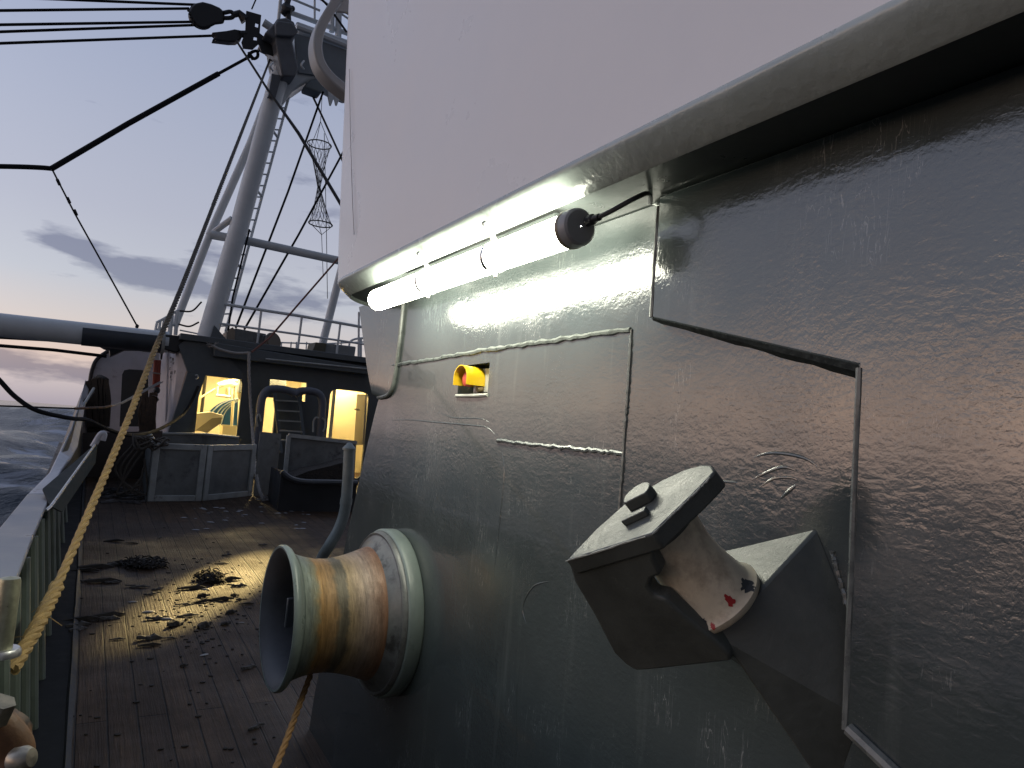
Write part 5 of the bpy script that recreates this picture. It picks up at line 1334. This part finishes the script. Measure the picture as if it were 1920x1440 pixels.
def build_porch_gear():
    # net heap, hose, horn in the white porch
    r_ = random.Random(11)
    t = thing('hung_net', 'dark brown net draped in the porch beside the white bulkhead', 'fishing net', oY(185, 780, 12.2))
    mb = MB()
    out = [(163, 722), (176, 706), (186, 703), (197, 706), (202, 712), (204, 735), (203, 760), (196, 790), (190, 822), (146, 826), (148, 785), (156, 745)]
    mb.prism([oY(x, y, 12.3) for x, y in out], (0, .3, 0)).jitter(.03)
    part('bulk', mb, M_NET, t, bevel=.06)
    mb = MB()
    for k in range(26):
        x = r_.uniform(160, 200); mb.tube(spline([oY(x, 708 + abs(x - 186) * .3, 12.24), oY(x + r_.uniform(-5, 5), 750, 12.2), oY(x + r_.uniform(-6, 4), 800, 12.22)], 5), r_.uniform(.012, .03), 5)
    part('fold', mb, mat('net_brown', (.055, .042, .032), .9, var=.4, vscale=30), t)
    t = thing('net_coils', 'brown ropes and net hanging in a bundle right of the black doorway', 'rope', oY(290, 790, 12.4))
    mb = MB()
    for k in range(30):
        x = r_.uniform(262, 292); mb.tube(spline([oY(x + 4, 735 + r_.uniform(0, 14), 12.35), oY(x + r_.uniform(-4, 6), 770, 12.3), oY(x + r_.uniform(-6, 3), 815, 12.3)], 5), r_.uniform(.012, .025), 5)
    part('strand', mb, mat('coil_brown', (.075, .05, .034), .85, var=.4, vscale=20), t)
    t = thing('red_hose_reel', 'rust-red bundled hose hanging on the white flank', 'hose', oY(294, 710, 12.5))
    for x in (290, 293.5, 297.5):
        part('loop', MB().tube(spline([oY(x + 1.5, 676, 12.5), oY(x, 700, 12.45), oY(x - 1, 726, 12.5)], 4), .026, 8), M_ORANGE, t)
    part('strap', MB().tube([oY(286, 699, 12.38), oY(302, 701, 12.38)], .01, 6), M_ROPE3, t)
    t = thing('wall_horn', 'small grey horn below the red hose on the white flank', 'horn', oY(290, 750, 12.4))
    part('bell', MB().lathe([(.015, 0), (.03, .05), (.075, .1)], oY(293, 738, 12.4), (-.25, -.5, -.8), 14), M_STEEL, t)
    part('motor', MB().ball(oY(294, 732, 12.42), .05, (1, 1, 1.2)), M_BLACK, t)
    t = thing('ship_lantern', 'little dark lantern fixed at the top of the white flank', 'lantern', oY(303, 665, 12.4))
    part('body', MB().prism([oY(302, 659, 12.38), oY(306, 659, 12.38), oY(304, 674, 12.38), (oY(301, 674, 12.38))], (0, .08, 0)), M_BLACK, t)
    part('bracket', MB().tube([oY(294, 656, 12.4), oY(303, 660, 12.4)], .02, 6), M_STEEL, t)
build_porch_gear()

# ------------------------------------------------------------------ unseen floodlight added round the corner to throw the warm deck patch
def build_added_flood():
    p = Vector((4.3, 11.35, 2.3)); tgt = oD(418, 1090)
    t = thing('added_floodlight', 'small added floodlight on a post, unseen forward of the deckhouse corner', 'floodlight', (4.3, 11.5, dz(11.5)))
    part('post', MB().tube([(4.3, 11.5, dz(11.5)), (4.3, 11.5, 2.4)], .04, 10), M_PIPE, t)
    d = (tgt - p).normalized()
    part('housing', MB().lathe([(.03, -.22), (.09, -.2), (.12, -.02), (.13, 0)], p, d, 20), M_BLACK, t)
    part('lens', MB().lathe([(.118, -.012), (.001, -.012)], p, d, 20), M_LENS, t)
    li = bpy.data.lights.new('added_flood_beam', 'SPOT'); li.energy = 5600; li.color = (1.0, .74, .30); li.spot_size = R(9.2); li.spot_blend = .95; li.shadow_soft_size = .05
    lo = bpy.data.objects.new('added_flood_beam', li); COL.objects.link(lo)
    lo.parent = t; lo.location = p + d * .02 - ORG[t.name]
    lo.rotation_euler = d.to_track_quat('-Z', 'Y').to_euler(); lo.scale = (.62, 1.15, 1)
build_added_flood()

# ------------------------------------------------------------------ litter on the deck
def build_litter():
    r_ = random.Random(21)
    def shard(l, w, h, seed):
        q = random.Random(seed); mb = MB(); n = 7
        rings = []
        for i in range(n):
            s = i / (n - 1); ww = w * (math.sin(math.pi * min(1, .12 + .8 * s)) ** .6) * q.uniform(.6, 1.1); hh = h * q.uniform(.6, 1.2) * (.4 + .6 * math.sin(math.pi * min(1, .1 + .85 * s)))
            y0 = q.uniform(-.15, .15) * w; x = (s - .5) * l
            rings.append([(x, y0 - ww / 2, 0), (x, y0 + ww / 2, 0), (x, y0 + ww / 3, hh), (x, y0 - ww / 4, hh * q.uniform(.7, 1.1))])
        return mb.loft(rings)
    protos = []
    for k, (l, w, h, m) in enumerate(((.30, .05, .03, M_BARK), (.20, .06, .035, M_BARKG), (.15, .07, .04, M_BARK), (.24, .04, .025, M_BARKG))):
        protos.append(shard(l, w, h, k).bm)
    meshes = []
    for bm, m in zip(protos, (M_BARK, M_BARKG, M_BARK, M_BARKG)):
        me = bpy.data.meshes.new('bark_scrap'); bmesh.ops.recalc_face_normals(bm, faces=bm.faces[:]); bm.to_mesh(me); bm.free(); me.materials.append(m); meshes.append(me)
    spots = [(360, 1105, 1.0, 0, 5), (425, 1090, 1.1, 0, 8), (448, 1100, .8, 1, 0), (382, 1119, .8, 2, -5), (378, 1130, .7, 0, 10), (412, 1126, .9, 0, 2), (440, 1118, .6, 2, 0), (434, 1150, .7, 2, 10), (423, 1172, .6, 2, 0),
             (383, 1176, 1.0, 2, 30), (328, 1174, 1.0, 2, 25), (352, 1156, .8, 3, 0), (350, 1162, .5, 2, 60), (290, 1162, .8, 1, 5), (280, 1199, 1.0, 1, 4), (280, 1212, .6, 0, 0), (200, 1157, 1.0, 0, 6), (206, 1162, .8, 1, 4),
             (262, 1102, .8, 3, 0), (248, 1100, .6, 3, -10), (296, 1106, .6, 1, 15), (281, 1116, .6, 1, 20), (195, 1092, 1.1, 0, 12), (210, 1094, .7, 1, 5), (163, 1091, .7, 1, 10), (145, 1175, .9, 1, 15), (152, 1165, 1, 0, 0), (146, 1183, .8, 1, 40),
             (180, 1066, 1.2, 0, 4), (205, 1062, 1.0, 1, 3), (228, 1058, 1.0, 0, 5), (160, 1072, .9, 0, -4), (214, 1016, .8, 0, 0), (247, 1020, .5, 0, 0), (425, 1042, .6, 1, 15), (416, 1058, .7, 3, -8), (493, 1023, .6, 1, 0), (300, 1009, .6, 3, 60),
             (318, 1198, .5, 3, 5), (345, 1250, .4, 2, 0), (466, 1254, .7, 1, 20), (220, 1200, .5, 3, 0), (184, 1165, .4, 2, 0), (345, 1135, .7, 3, 12), (448, 1126, .5, 2, 40), (462, 1134, .5, 0, 0), (480, 1366, .6, 1, 30)]
    dk_, gy_ = 'scraps of bark littering the wet planks', 'scraps of bark littering the wet planks'
    for x, y, s, k, a in spots:
        o = bpy.data.objects.new('bark_scrap', meshes[k]); COL.objects.link(o)
        p = oD(x, y); o.location = p + Vector((0, 0, .004)); o.scale = (s * .7, s * .62, s * .8)
        o.rotation_euler = (R(r_.uniform(-6, 6)), R(r_.uniform(-6, 6)), R(a + r_.uniform(-10, 10)))
        tag(o, ('black scrap of bark lying on the wet plank deck' if k in (0, 2) else 'greyish scrap of bark lying on the wet plank deck'), 'bark scrap', 'black bark scraps on the planks' if k in (0, 2) else 'greyish bark scraps on the planks')
    # far band of scraps by the pound
    for k in range(26):
        x, y = r_.uniform(180, 268), r_.uniform(918, 944)
        o = bpy.data.objects.new('bark_scrap', meshes[r_.randrange(4)]); COL.objects.link(o); o.location = oD(x, y) + Vector((0, 0, .004)); s = r_.uniform(.5, 1.1); o.scale = (s, s, s * 1.2); o.rotation_euler = (0, 0, R(r_.uniform(-40, 40)))
        tag(o, 'scrap of bark in the dark strip beside the deck bin', 'bark scrap', 'bark scraps beside the deck bin')
    # pale shells
    q = MB().lathe([(.001, .012), (.02, .010), (.035, .003), (.038, 0)], (0, 0, 0), (0, 0, 1), 9)
    me = bpy.data.meshes.new('shell'); q.bm.to_mesh(me); q.bm.free(); me.materials.append(M_SHELL)
    for k in range(46):
        x, y = r_.uniform(330, 590), 950 + abs(r_.gauss(0, 1)) * 26
        if k < 8: x, y = r_.uniform(200, 520), r_.uniform(1010, 1250)
        o = bpy.data.objects.new('shell', me); COL.objects.link(o); o.location = oD(x, y) + Vector((0, 0, .003)); s = r_.uniform(.25, .75); o.scale = (s * 1.6, s * .7, s); o.rotation_euler = (0, 0, R(r_.uniform(-40, 40)))
        tag(o, 'small pale shell fragment lying on the dark deck', 'shell', 'pale shell fragments on the deck')
    # weed clumps
    def clump(px, py, rx, ry, h, label, n=260, seed=1, m=M_BARK):
        q = random.Random(seed); c = oD(px, py); mb = MB()
        for k in range(n):
            a, rr = q.uniform(0, 6.28), math.sqrt(q.uniform(0, 1))
            p = c + Vector((math.cos(a) * rr * rx, math.sin(a) * rr * ry, q.uniform(0, h) * (1 - rr * .7)))
            d = Vector((q.uniform(-1, 1), q.uniform(-1, 1), q.uniform(-.3, .5))) * .05
            mb.tube([p, p + d * .6 + Vector((0, 0, .008)), p + d], .005, 3, False)
        mb.ball(c + Vector((0, 0, h * .2)), 1, (rx * .7, ry * .7, h * .5), 2)
        tag(part('weed_clump', mb, m, loc=c), label, 'weed clump', None)
    clump(270, 1061, .17, .17, .09, 'dark bristly clump of weed at the edge of the lit planks', seed=2)
    clump(394, 1088, .095, .13, .10, 'black clump of weed in the middle of the lit patch of deck', n=200, seed=3)
    mb = MB()
    for k in range(280):
        x, y = r_.uniform(130, 520), r_.uniform(1020, 1440)
        if r_.random() < .72: x, y = r_.gauss(370, 55), r_.gauss(1140, 55)
        p = oD(x, y); s = r_.uniform(.003, .010)
        mb.ball(p + Vector((0, 0, s * .3)), s, (r_.uniform(.8, 2.2), r_.uniform(.8, 1.6), .6), 1)
    g = part('crumbs', mb, M_BARK); g['kind'] = 'stuff'; g['label'] = 'fine dark crumbs of bark strewn over the planks'; g['category'] = 'debris'
build_litter()
